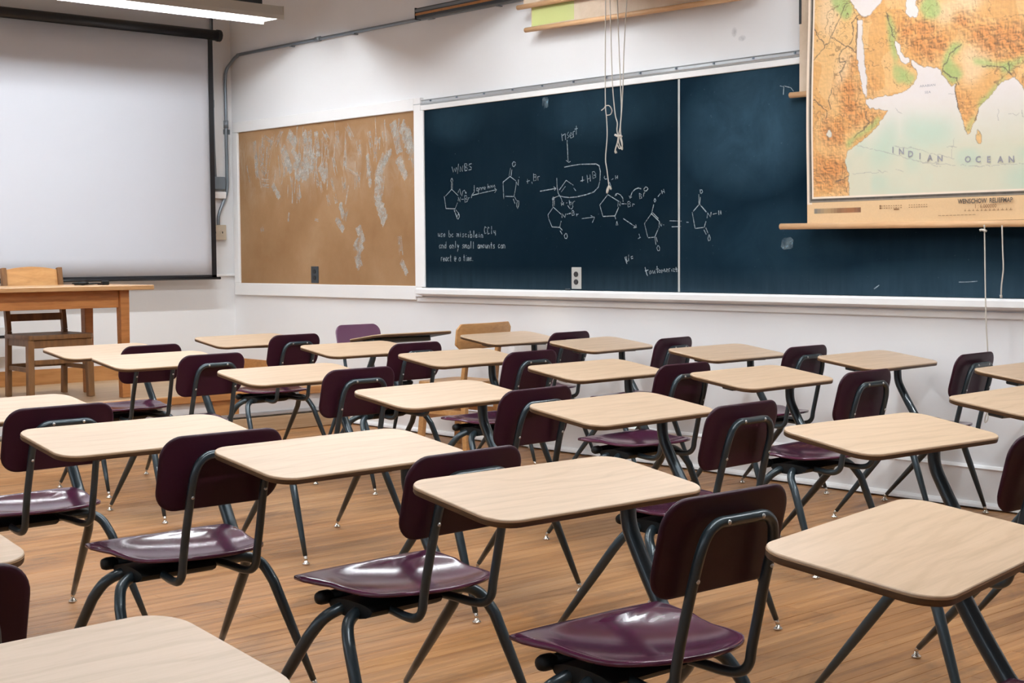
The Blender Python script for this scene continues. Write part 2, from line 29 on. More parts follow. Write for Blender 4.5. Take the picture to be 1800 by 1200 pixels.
MAPD=json.loads('{"sea":[[[4.391,2.677],[4.194,2.648],[4.197,2.495],[4.223,2.468],[4.264,2.427],[4.296,2.419],[4.329,2.443],[4.357,2.477],[4.385,2.52]],[[4.055,2.567],[3.998,2.559],[4.006,2.47],[4.01,2.444],[3.993,2.416],[4.001,2.391],[4.032,2.387],[4.062,2.413],[4.065,2.44]],[[4.336,2.413],[4.31,2.413],[4.309,2.316],[4.294,2.198],[4.278,2.103],[4.279,2.022],[4.298,2.051],[4.326,2.147],[4.341,2.257],[4.337,2.358]],[[4.119,2.291],[4.092,2.269],[4.087,2.231],[4.056,2.201],[4.034,2.191],[4.038,2.176],[4.064,2.167],[4.087,2.181],[4.109,2.225],[4.123,2.265]],[[4.279,2.014],[4.215,2.017],[4.116,2.027],[4.054,2.037],[4.015,2.064],[3.989,2.1],[3.998,2.127],[4.025,2.156],[4.029,2.19],[4.008,2.169],[3.977,2.151],[3.917,2.138],[3.865,2.125],[3.857,2.098],[3.823,2.062],[3.801,2.034],[3.785,2.043],[3.776,1.998],[3.759,1.923],[3.737,1.848],[3.72,1.802],[3.7,1.816],[3.668,1.872],[3.66,1.923],[3.624,1.949],[3.585,1.982],[3.546,2.029],[3.475,2.051],[3.452,2.021],[3.42,1.968],[3.366,1.893],[3.311,1.748],[2.898,1.587],[2.896,1.452],[4.385,1.498],[4.388,1.633],[4.407,1.705],[4.398,1.756],[4.324,1.802],[4.25,1.845],[4.187,1.91],[4.16,1.95],[4.251,1.965],[4.283,1.995]],[[4.481,1.853],[4.484,1.843],[4.493,1.837],[4.505,1.836],[4.516,1.841],[4.522,1.851],[4.522,1.862],[4.516,1.87],[4.505,1.874],[4.493,1.872],[4.484,1.864],[4.481,1.854]]],"isl":[[[3.667,1.825],[3.651,1.805],[3.637,1.775],[3.654,1.754],[3.671,1.774]]],"green":[[[4.518,2.585],[4.395,2.568],[4.366,2.463],[4.385,2.434],[4.422,2.423],[4.451,2.466],[4.489,2.494]],[[4.173,2.431],[4.146,2.405],[4.11,2.324],[4.119,2.287],[4.104,2.202],[4.117,2.18],[4.145,2.237],[4.164,2.338]],[[4.135,2.182],[4.073,2.153],[3.998,2.1],[4.028,2.065],[4.099,2.079],[4.135,2.121]],[[3.849,2.183],[3.8,2.244],[3.75,2.239],[3.766,2.196],[3.807,2.171],[3.765,2.123],[3.74,2.083],[3.781,2.043],[3.831,2.07],[3.857,2.11]],[[3.7,2.16],[3.635,2.146],[3.555,2.124],[3.492,2.124],[3.461,2.135],[3.436,2.154],[3.436,2.119],[3.476,2.101],[3.491,2.067],[3.538,2.072],[3.547,2.108],[3.618,2.108],[3.683,2.129]],[[4.394,1.767],[4.342,1.819],[4.25,1.86],[4.196,1.903],[4.214,1.92],[4.269,1.885],[4.343,1.843],[4.399,1.815]],[[3.668,1.916],[3.649,1.958],[3.617,1.985],[3.546,2.044],[3.538,2.064],[3.522,2.049],[3.585,1.975],[3.648,1.922]],[[3.72,1.81],[3.672,1.873],[3.68,1.888],[3.728,1.825]],[[3.989,2.43],[3.938,2.506],[3.895,2.5],[3.869,2.393],[3.902,2.36],[3.962,2.382]],[[3.667,1.825],[3.651,1.805],[3.655,1.784]]],"mtn":[[[4.138,2.472],[4.075,2.388],[3.945,2.373],[3.834,2.3],[3.808,2.216],[3.858,2.184],[3.917,2.153],[3.986,2.182],[4.056,2.25],[4.101,2.331]],[[3.835,2.374],[3.736,2.391],[3.613,2.303],[3.341,2.299],[3.339,2.151],[3.523,2.131],[3.651,2.181],[3.734,2.266]],[[4.439,2.118],[4.345,2.141],[4.307,2.075],[4.344,2.0],[4.251,1.961],[4.196,1.942],[4.25,1.899],[4.38,1.877],[4.438,1.976]],[[4.271,2.134],[4.234,2.13],[4.224,2.021],[4.27,2.021]],[[4.601,1.747],[4.398,1.736],[4.397,1.57],[4.6,1.577]],[[4.563,1.945],[4.418,1.935],[4.398,1.776],[4.532,1.783]],[[4.347,2.414],[4.292,2.461],[4.237,2.439],[4.255,2.41],[4.301,2.401]],[[4.383,2.262],[4.346,2.258],[4.335,2.14],[4.382,2.129]],[[3.776,1.998],[3.731,2.009],[3.705,1.919],[3.72,1.832],[3.755,1.923]]],"pale":[[[4.557,2.59],[4.423,2.572],[4.469,2.374],[4.517,2.332],[4.576,2.45]],[[3.928,2.415],[3.737,2.478],[3.615,2.462],[3.694,2.356],[3.876,2.334]],[[3.742,2.231],[3.652,2.228],[3.571,2.176],[3.65,2.061],[3.731,2.024],[3.757,2.107]],[[4.43,2.267],[4.364,2.268],[4.382,2.152],[4.439,2.087],[4.495,1.996]]],"teal":[[[4.268,1.76],[4.142,1.922],[4.097,1.873],[4.104,1.751],[4.194,1.655],[4.258,1.681]],[[4.071,1.917],[3.812,1.883],[3.778,1.776],[3.981,1.744],[4.087,1.811]],[[3.517,1.631],[3.332,1.664],[3.329,1.501],[3.515,1.544]]],"rivers":[[[4.338,2.436],[4.37,2.409],[4.36,2.345],[4.388,2.294]],[[4.402,2.288],[4.444,2.261],[4.439,2.213],[4.402,2.209],[4.439,2.158],[4.425,2.117]],[[4.481,2.09],[4.505,2.029],[4.495,1.98]],[[4.404,2.515],[4.507,2.33],[4.594,2.244]],[[4.605,2.405],[4.536,2.31]],[[4.488,2.344],[4.346,2.258]],[[4.173,2.431],[4.137,2.32],[4.119,2.302]],[[3.758,2.232],[3.816,2.187],[3.849,2.131],[3.857,2.102]],[[3.849,2.109],[3.806,2.082],[3.773,2.072],[3.768,2.042]],[[3.643,2.111],[3.587,2.112],[3.531,2.1],[3.499,2.061]],[[3.508,2.119],[3.499,2.061]],[[3.676,1.865],[3.66,1.915]],[[4.598,2.036],[4.514,1.974],[4.524,1.935]],[[4.352,1.828],[4.269,1.893],[4.288,1.949]],[[4.393,1.633],[4.464,1.612]],[[4.338,2.421],[4.342,2.32],[4.346,2.242]],[[3.781,2.043],[3.776,1.998],[3.759,1.923]]],"seal":[[[4.342,1.788],[4.249,1.767],[4.122,1.729],[3.981,1.691],[3.81,1.663],[3.604,1.649],[3.408,1.654]],[[4.122,1.767],[4.025,1.761],[3.895,1.72],[3.785,1.695]],[[4.369,1.647],[4.294,1.648],[4.212,1.648]],[[3.79,1.792],[3.797,1.696]],[[3.955,1.682],[3.86,1.662]],[[3.56,1.908],[3.555,1.857]],[[4.212,1.656],[4.166,1.645]],[[4.113,1.659],[4.064,1.645]],[[3.828,1.75],[3.777,1.747]],[[3.822,2.002],[3.789,2.0]],[[3.504,1.882],[3.45,1.878]],[[4.115,1.958],[4.08,1.933]],[[3.442,1.899],[3.438,1.863]]],"let":[["I",4.127,1.752],["N",4.078,1.742],["D",4.025,1.727],["I",3.972,1.713],["A",3.916,1.702],["N",3.861,1.696],["O",3.712,1.684],["C",3.659,1.681],["E",3.605,1.678],["A",3.546,1.675],["N",3.492,1.673]],"small":[["ARABIAN",3.933,2.051],["SEA",3.932,2.019]]}')

# ------------------------------------------------------------------ materials
def mat(name, color, rough=0.5, metal=0.0, spec=0.5, coat=0.0):
    m = bpy.data.materials.new(name); m.use_nodes = True
    b = m.node_tree.nodes['Principled BSDF']
    b.inputs['Base Color'].default_value = (*color,1); b.inputs['Roughness'].default_value = rough
    b.inputs['Metallic'].default_value = metal; b.inputs['Specular IOR Level'].default_value = spec
    b.inputs['Coat Weight'].default_value = coat
    return m
class G:
    def __init__(s, m): s.m=m; s.t=m.node_tree; s.b=s.t.nodes['Principled BSDF']
    def n(s, typ, **kw):
        x=s.t.nodes.new(typ)
        for k,v in kw.items(): setattr(x,k,v)
        return x
    def l(s,a,b): s.t.links.new(a,b)
    def coords(s, kind='Object', scale=(1,1,1), rnd=False, rot=(0,0,0)):
        tc=s.n('ShaderNodeTexCoord'); mp=s.n('ShaderNodeMapping'); mp.inputs['Scale'].default_value=scale; mp.inputs['Rotation'].default_value=rot
        s.l(tc.outputs[kind], mp.inputs['Vector'])
        if rnd:
            oi=s.n('ShaderNodeObjectInfo'); mu=s.n('ShaderNodeMath',operation='MULTIPLY'); mu.inputs[1].default_value=37.0
            s.l(oi.outputs['Random'],mu.inputs[0]); cb=s.n('ShaderNodeCombineXYZ'); s.l(mu.outputs[0],cb.inputs[0]); s.l(mu.outputs[0],cb.inputs[1]); s.l(cb.outputs[0],mp.inputs['Location'])
        return mp.outputs[0]
    def noise(s, vec, scale=5, detail=3, rough=0.55, dist=0.0):
        x=s.n('ShaderNodeTexNoise'); x.inputs['Scale'].default_value=scale; x.inputs['Detail'].default_value=detail; x.inputs['Roughness'].default_value=rough; x.inputs['Distortion'].default_value=dist
        s.l(vec,x.inputs['Vector']); return x.outputs['Fac']
    def ramp(s, fac, stops):
        r=s.n('ShaderNodeValToRGB'); e=r.color_ramp.elements
        while len(e)<len(stops): e.new(0.5)
        for el,(p,c) in zip(e,stops): el.position=p; el.color=(*c,1) if len(c)==3 else c
        s.l(fac,r.inputs[0]); return r.outputs[0]
    def mix(s, fac, a, b, mode='MIX'):
        x=s.n('ShaderNodeMix',data_type='RGBA',blend_type=mode)
        for i,v in ((0,fac),(6,a),(7,b)):
            if isinstance(v,(int,float)): x.inputs[i].default_value=v
            elif isinstance(v,tuple): x.inputs[i].default_value=(*v,1)
            else: s.l(v,x.inputs[i])
        return x.outputs[2]
    def math(s, op, a, b=0.0, clamp=False):
        x=s.n('ShaderNodeMath',operation=op); x.use_clamp=clamp
        for i,v in ((0,a),(1,b)):
            if isinstance(v,(int,float)): x.inputs[i].default_value=v
            else: s.l(v,x.inputs[i])
        return x.outputs[0]
    def color(s,c): s.l(c,s.b.inputs['Base Color'])
    def rough(s,c): s.l(c,s.b.inputs['Roughness'])
    def bump(s,h,strength=0.2,dist=0.002):
        b=s.n('ShaderNodeBump'); b.inputs['Strength'].default_value=strength; b.inputs['Distance'].default_value=dist
        s.l(h,b.inputs['Height']); s.l(b.outputs[0],s.b.inputs['Normal'])
M={}
def wood(name, c0, c1, c2, scale=(1,12,12), rough=0.4, rnd=True, coat=0.0, kind='Object', rot=(0,0,0), spec=0.5):
    m=mat(name,c1,rough,coat=coat,spec=spec); g=G(m); v=g.coords(kind,scale,rnd,rot)
    a=g.noise(v,2.2,5,0.6,0.6); b=g.noise(v,9,3,0.6)
    f=g.math('ADD',g.math('MULTIPLY',a,0.75),g.math('MULTIPLY',b,0.25))
    g.color(g.ramp(f,[(0.30,c0),(0.5,c1),(0.72,c2)])); M[name]=m; return m
wood('oak_laminate',(0.49,0.345,0.225),(0.575,0.412,0.28),(0.625,0.455,0.32),(1.2,16,16),0.36)
g_=G(M['oak_laminate']); v_=g_.coords('Object',(0.55,1.0,1.0),True)
wv_=g_.n('ShaderNodeTexWave',wave_type='BANDS',bands_direction='Y'); wv_.inputs['Scale'].default_value=6.0; wv_.inputs['Distortion'].default_value=11.0; wv_.inputs['Detail'].default_value=3.0; wv_.inputs['Detail Scale'].default_value=0.6; wv_.inputs['Detail Roughness'].default_value=0.55
g_.l(v_,wv_.inputs['Vector'])
ln_=g_.ramp(wv_.outputs['Fac'],[(0.0,(1,1,1)),(0.22,(0,0,0))])
pr_=g_.noise(g_.coords('Object',(3,90,90),True),3.0,3,0.6)
f_=g_.math('ADD',g_.math('MULTIPLY',ln_,0.24),g_.math('MULTIPLY',g_.math('SUBTRACT',pr_,0.5,True),0.6),True)
old_=g_.b.inputs['Base Color'].links[0].from_socket
g_.color(g_.mix(f_,old_,(0.40,0.27,0.155)))
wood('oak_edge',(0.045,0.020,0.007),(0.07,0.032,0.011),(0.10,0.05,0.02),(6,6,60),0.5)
wood('oak_lip',(0.34,0.21,0.11),(0.42,0.27,0.15),(0.5,0.33,0.19),(6,6,60),0.45)
wood('table_wood',(0.28,0.10,0.025),(0.40,0.155,0.042),(0.50,0.21,0.065),(1.5,14,14),0.42)
wood('table_top_wood',(0.42,0.22,0.09),(0.52,0.29,0.13),(0.60,0.36,0.17),(1.5,14,14),0.35)
wood('chair_wood',(0.10,0.045,0.016),(0.17,0.078,0.027),(0.26,0.12,0.042),(8,8,1.2),0.42)  # honey wood darkened: under-table shade put into its colour; seat also worn dark
wood('old_chair_wood',(0.40,0.20,0.07),(0.54,0.28,0.105),(0.64,0.36,0.15),(2,10,10),0.4)
wood('dowel_wood',(0.52,0.30,0.15),(0.66,0.40,0.21),(0.74,0.48,0.28),(14,1,14),0.45)
wood('trim_wood',(0.33,0.14,0.04),(0.44,0.20,0.065),(0.52,0.25,0.09),(1,10,10),0.45,rnd=False)
wood('deck_wood',(0.36,0.23,0.12),(0.46,0.31,0.18),(0.54,0.38,0.24),(0.8,14,14),0.45,rnd=False)
def plastic(name,c,rough,coat):
    m=mat(name,c,rough,coat=coat); g=G(m); v=g.coords('Object',(1,1,1),True)
    g.rough(g.math('ADD',g.math('MULTIPLY',g.noise(v,14,3),0.08),rough-0.04)); m.node_tree.nodes['Principled BSDF'].inputs['Coat Roughness'].default_value=0.12
    M[name]=m
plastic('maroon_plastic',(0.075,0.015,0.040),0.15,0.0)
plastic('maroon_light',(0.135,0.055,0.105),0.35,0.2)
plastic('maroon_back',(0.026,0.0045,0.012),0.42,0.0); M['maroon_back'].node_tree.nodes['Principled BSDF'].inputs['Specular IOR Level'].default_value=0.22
def metal():
    m=mat('gunmetal_paint',(0.020,0.031,0.038),0.34,0.3,coat=0.25); g=G(m); v=g.coords('Object',(1,1,1),True)
    g.color(g.mix(g.noise(v,60,2),(0.019,0.031,0.039),(0.023,0.037,0.046))); M['gunmetal']=m
metal()
M['black_plastic']=mat('black_plastic',(0.004,0.005,0.006),0.5,spec=0.25)
M['chrome']=mat('chrome_glide',(0.72,0.68,0.62),0.22,0.9)
M['screw']=mat('screw_steel',(0.55,0.55,0.55),0.3,0.9)
M['black_paint']=mat('black_paint',(0.006,0.007,0.010),0.4)
M['dark_metal']=mat('dark_metal',(0.05,0.06,0.07),0.4,0.4)
M['alu']=mat('brushed_aluminium',(0.52,0.54,0.56),0.38,0.7)
M['galv']=mat('grey_conduit',(0.22,0.25,0.28),0.38,0.55)
M['grey_box']=mat('grey_box',(0.17,0.21,0.25),0.5,0.2)
M['beige']=mat('beige_plate',(0.52,0.44,0.34),0.5)
M['ivory']=mat('steel_plate',(0.48,0.48,0.46),0.4,0.3)
M['socket']=mat('dark_socket',(0.012,0.012,0.014),0.5)
M['cord']=mat('cotton_cord',(0.55,0.50,0.44),0.85)
M['black_line']=mat('printed_black_line',(0.02,0.022,0.026),0.7)
M['lamp_paint']=mat('lamp_enamel',(0.50,0.47,0.42),0.5)
M['lamp_inside']=mat('lamp_white_enamel',(0.88,0.88,0.88),0.5)
M['white_plastic']=mat('white_plastic',(0.7,0.7,0.7),0.5)
M['red_dot']=mat('dark_red_plastic',(0.15,0.02,0.03),0.5)
def emis(name,c,s):
    m=bpy.data.materials.new(name); m.use_nodes=True; t=m.node_tree; t.nodes.clear()
    e=t.nodes.new('ShaderNodeEmission'); e.inputs[0].default_value=(*c,1); e.inputs[1].default_value=s
    o=t.nodes.new('ShaderNodeOutputMaterial'); t.links.new(e.outputs[0],o.inputs[0]); M[name]=m
emis('fluorescent',(0.905,0.965,1.0),TUBE_STRENGTH)
def paint(name,c,rough=0.55,var=0.06,scale=1.3,smudge=False):
    m=mat(name,c,rough,spec=0.35); g=G(m); v=g.coords('Object')
    n=g.noise(v,scale,4,0.6); d=tuple(x*(1-var) for x in c); e=tuple(min(1,x*(1+var*0.5)) for x in c)
    col=g.mix(n,d,e)
    if smudge:   # grey scuffs rubbed onto the paint above the chalkboard
        tc=g.n('ShaderNodeTexCoord'); sp=g.n('ShaderNodeSeparateXYZ'); g.l(tc.outputs['Object'],sp.inputs[0])
        for (y0,z0,ry,rz) in ((5.255,2.475,0.022,0.030),(5.20,2.435,0.030,0.018)):
            dy=g.math('DIVIDE',g.math('SUBTRACT',sp.outputs[1],y0),ry); dz=g.math('DIVIDE',g.math('SUBTRACT',sp.outputs[2],z0),rz)
            r=g.math('ADD',g.math('MULTIPLY',dy,dy),g.math('MULTIPLY',dz,dz))
            k=g.math('MULTIPLY',g.math('SUBTRACT',1.0,r,True),g.math('MULTIPLY',g.noise(v,70,2),0.8),True)
            col=g.mix(k,col,(0.25,0.26,0.28))
    g.color(col); g.bump(g.noise(v,160,2),0.06,0.001); M[name]=m
paint('wall_paint',(0.80,0.795,0.805),0.6,0.04,1.0,smudge=True)
paint('wall_paint_front',(0.78,0.775,0.78),0.6,0.04)
paint('trim_white',(0.83,0.82,0.82),0.45,0.05,3)
paint('riser_white',(0.66,0.65,0.65),0.5,0.06,3)
paint('ceiling_paint',(0.62,0.60,0.57),0.8,0.04)
paint('screen_fabric',(0.56,0.57,0.62),0.75,0.02,0.8)
def floorwood():
    m=mat('floor_boards',(0.4,0.2,0.1),0.42,spec=0.3); g=G(m)
    at=g.n('ShaderNodeAttribute',attribute_name='tone')
    v=g.coords('Object',(0.9,16,16)); w=g.coords('Object',(0.35,0.9,1)); u=g.coords('Object',(3,60,1))
    f=g.math('ADD',g.math('MULTIPLY',g.noise(v,1.6,5,0.62,0.4),0.87),g.math('MULTIPLY',at.outputs['Fac'],0.13))
    base=g.ramp(f,[(0.30,(0.21,0.085,0.025)),(0.5,(0.36,0.165,0.058)),(0.70,(0.47,0.245,0.10))])
    worn=g.ramp(g.noise(w,1.5,5,0.65),[(0.45,(0,0,0)),(0.68,(1,1,1))])
    base=g.mix(g.math('MULTIPLY',worn,0.50),base,(0.37,0.235,0.135))
    dirt=g.ramp(g.noise(g.coords('Object',(0.7,1.3,1)),2.3,6,0.7,1.0),[(0.30,(1,1,1)),(0.48,(0,0,0))])
    base=g.mix(g.math('MULTIPLY',dirt,0.70),base,(0.115,0.062,0.034))
    scr=g.ramp(g.noise(u,2.0,3,0.6),[(0.70,(0,0,0)),(0.78,(1,1,1))])
    base=g.mix(g.math('MULTIPLY',scr,0.30),base,(0.58,0.44,0.32))
    g.color(base); g.rough(g.math('ADD',g.math('MULTIPLY',g.noise(w,3,4),0.25),0.30)); g.bump(g.noise(v,5,3),0.08,0.001); M['floor']=m
floorwood()
M['floor_base']=mat('subfloor_dark',(0.06,0.035,0.02),0.8)
def slate(name,c,haze,seed,cloud=()):
    m=mat(name,c,0.7,spec=0.0); g=G(m); v=g.coords('Object',(1,1,1)); mp=v.node; mp.inputs['Location'].default_value=(seed,seed*2.0,seed*0.7)
    big=g.ramp(g.noise(v,0.9,4,0.6,0.4),[(0.40,(0,0,0)),(0.70,(1,1,1))])
    st=g.noise(g.coords('Object',(1,9,0.8)),2.5,4,0.65)
    f=g.math('MULTIPLY',big,g.math('ADD',g.math('MULTIPLY',st,0.9),0.25),True)
    col=g.mix(g.math('MULTIPLY',f,haze),c,(0.10,0.165,0.21))
    tc=g.n('ShaderNodeTexCoord'); sp=g.n('ShaderNodeSeparateXYZ'); g.l(tc.outputs['Object'],sp.inputs[0])
    # chalk dust caught along the tray
    dz=g.math('SUBTRACT',1.0,g.math('DIVIDE',g.math('SUBTRACT',sp.outputs[2],1.03-1.65),0.14),True)
    col=g.mix(g.math('MULTIPLY',g.math('MULTIPLY',dz,st),0.35),col,(0.07,0.11,0.14))
    if cloud:   # one broad wiped patch
        for (y0,z0,ry,rz,k) in cloud:
            dy=g.math('DIVIDE',g.math('SUBTRACT',sp.outputs[1],y0-5.6),ry); dz_=g.math('DIVIDE',g.math('SUBTRACT',sp.outputs[2],z0-1.65),rz)
            q=g.math('SUBTRACT',1.0,g.math('ADD',g.math('MULTIPLY',dy,dy),g.math('MULTIPLY',dz_,dz_)),True)
            q=g.math('MULTIPLY',q,g.math('ADD',g.math('MULTIPLY',g.noise(v,3.5,5,0.65,0.5),1.3),-0.15),True)
            col=g.mix(g.math('MULTIPLY',q,k),col,(0.055,0.115,0.165))
    sp2=g.ramp(g.noise(v,55,2,0.6),[(0.72,(0,0,0)),(0.80,(1,1,1))])
    col=g.mix(g.math('MULTIPLY',sp2,0.15),col,(0.3,0.36,0.4))
    g.color(col); g.rough(g.math('ADD',g.math('MULTIPLY',f,0.2),0.55)); M[name]=m
slate('slate_left',(0.0040,0.0100,0.0165),0.05,0.0,((7.65,2.17,0.35,0.20,0.25),(6.2,2.12,0.7,0.22,0.22)))
slate('slate_right',(0.0050,0.0135,0.0230),0.11,3.1,((5.12,1.95,0.55,0.42,0.62),(4.9,1.30,0.5,0.25,0.25),(3.9,1.10,0.8,0.12,0.3)))
def cork():
    m=mat('cork',(0.45,0.26,0.12),0.8,spec=0.2); g=G(m); v=g.coords('Object')
    a=g.noise(v,1.6,4,0.6); b=g.noise(v,120,3,0.7)
    c=g.ramp(a,[(0.3,(0.27,0.145,0.065)),(0.55,(0.345,0.20,0.10)),(0.75,(0.42,0.265,0.15))])
    c=g.mix(g.math('MULTIPLY',b,0.35),c,(0.20,0.105,0.045))
    tc=g.n('ShaderNodeTexCoord'); sp=g.n('ShaderNodeSeparateXYZ'); g.l(tc.outputs['Object'],sp.inputs[0])
    up=g.math('MULTIPLY',g.math('SUBTRACT',sp.outputs[2],-0.05),3.0,True)   # old glue lies in the upper half
    up=g.math('MULTIPLY',up,g.math('MULTIPLY',g.math('SUBTRACT',0.56,sp.outputs[2]),14.0,True))
    gl=g.ramp(g.noise(g.coords('Object',(1,5.0,2.2)),1.6,6,0.68,0.6),[(0.46,(0,0,0)),(0.66,(1,1,1))])
    c=g.mix(g.math('MULTIPLY',g.math('MULTIPLY',gl,up),0.35),c,(0.50,0.43,0.36)); g.color(c); g.bump(b,0.15,0.001); M['cork']=m
cork()
def see_through(name,c,lo,hi,scale):
    m=mat(name,c,0.7,spec=0.2); g=G(m); tr=g.n('ShaderNodeBsdfTransparent'); mx=g.n('ShaderNodeMixShader')
    v=g.coords('Object'); f=g.n('ShaderNodeMapRange'); f.inputs[1].default_value=0.35; f.inputs[2].default_value=0.65; f.inputs[3].default_value=lo; f.inputs[4].default_value=hi
    g.l(g.noise(v,scale,3,0.6),f.inputs[0]); g.l(f.outputs[0],mx.inputs[0]); g.l(tr.outputs[0],mx.inputs[1]); g.l(g.b.outputs[0],mx.inputs[2])
    g.l(mx.outputs[0],g.t.nodes['Material Output'].inputs[0]); M[name]=m
see_through('chalk',(0.44,0.50,0.53),0.35,0.85,60)
see_through('tape_residue',(0.60,0.56,0.50),0.10,0.58,30)
see_through('chalk_smear',(0.20,0.28,0.33),0.0,0.55,18)
def printed(name,noise_amt=True):
    m=mat(name,(0.7,0.6,0.5),0.65,spec=0.25); g=G(m)
    at=g.n('ShaderNodeAttribute',attribute_name='ink'); v=g.coords('Object')
    n=g.noise(v,55,5,0.7,1.5); n2=g.noise(v,22,4,0.65,0.5)
    dark=g.mix(g.ramp(n,[(0.42,(0,0,0)),(0.60,(1,1,1))]),(0.42,0.20,0.07),(1.0,0.86,0.66))
    c=g.mix(g.math('MULTIPLY',at.outputs['Alpha'],0.75),at.outputs['Color'],g.mix(1.0,at.outputs['Color'],dark,'MULTIPLY'))
    c=g.mix(g.math('MULTIPLY',n2,0.22),c,(0.62,0.47,0.32)); g.color(c); M[name]=m
printed('map_print')
wood('map_paper',(0.62,0.43,0.25),(0.72,0.53,0.34),(0.78,0.60,0.42),(2,2,2),0.65)
wood('aged_map',(0.50,0.38,0.27),(0.60,0.47,0.35),(0.66,0.55,0.44),(2,2,2),0.65)
M['map_green']=mat('map_green_ink',(0.52,0.55,0.22),0.65)
M['map_margin']=mat('map_white_margin',(0.74,0.68,0.60),0.65)
M['print_dark']=mat('print_dark_ink',(0.10,0.075,0.06),0.7)
M['print_grey']=mat('print_grey_ink',(0.30,0.29,0.32),0.7)
M['print_brown']=mat('print_brown_ink',(0.22,0.10,0.04),0.7)
def glass():
    m=bpy.data.materials.new('window_glass'); m.use_nodes=True; t=m.node_tree; t.nodes.clear()
    a=t.nodes.new('ShaderNodeBsdfTransparent'); b=t.nodes.new('ShaderNodeBsdfGlossy'); b.inputs['Roughness'].default_value=0.02
    x=t.nodes.new('ShaderNodeMixShader'); x.inputs[0].default_value=0.06; o=t.nodes.new('ShaderNodeOutputMaterial')
    t.links.new(a.outputs[0],x.inputs[1]); t.links.new(b.outputs[0],x.inputs[2]); t.links.new(x.outputs[0],o.inputs[0]); M['glass']=m
glass()
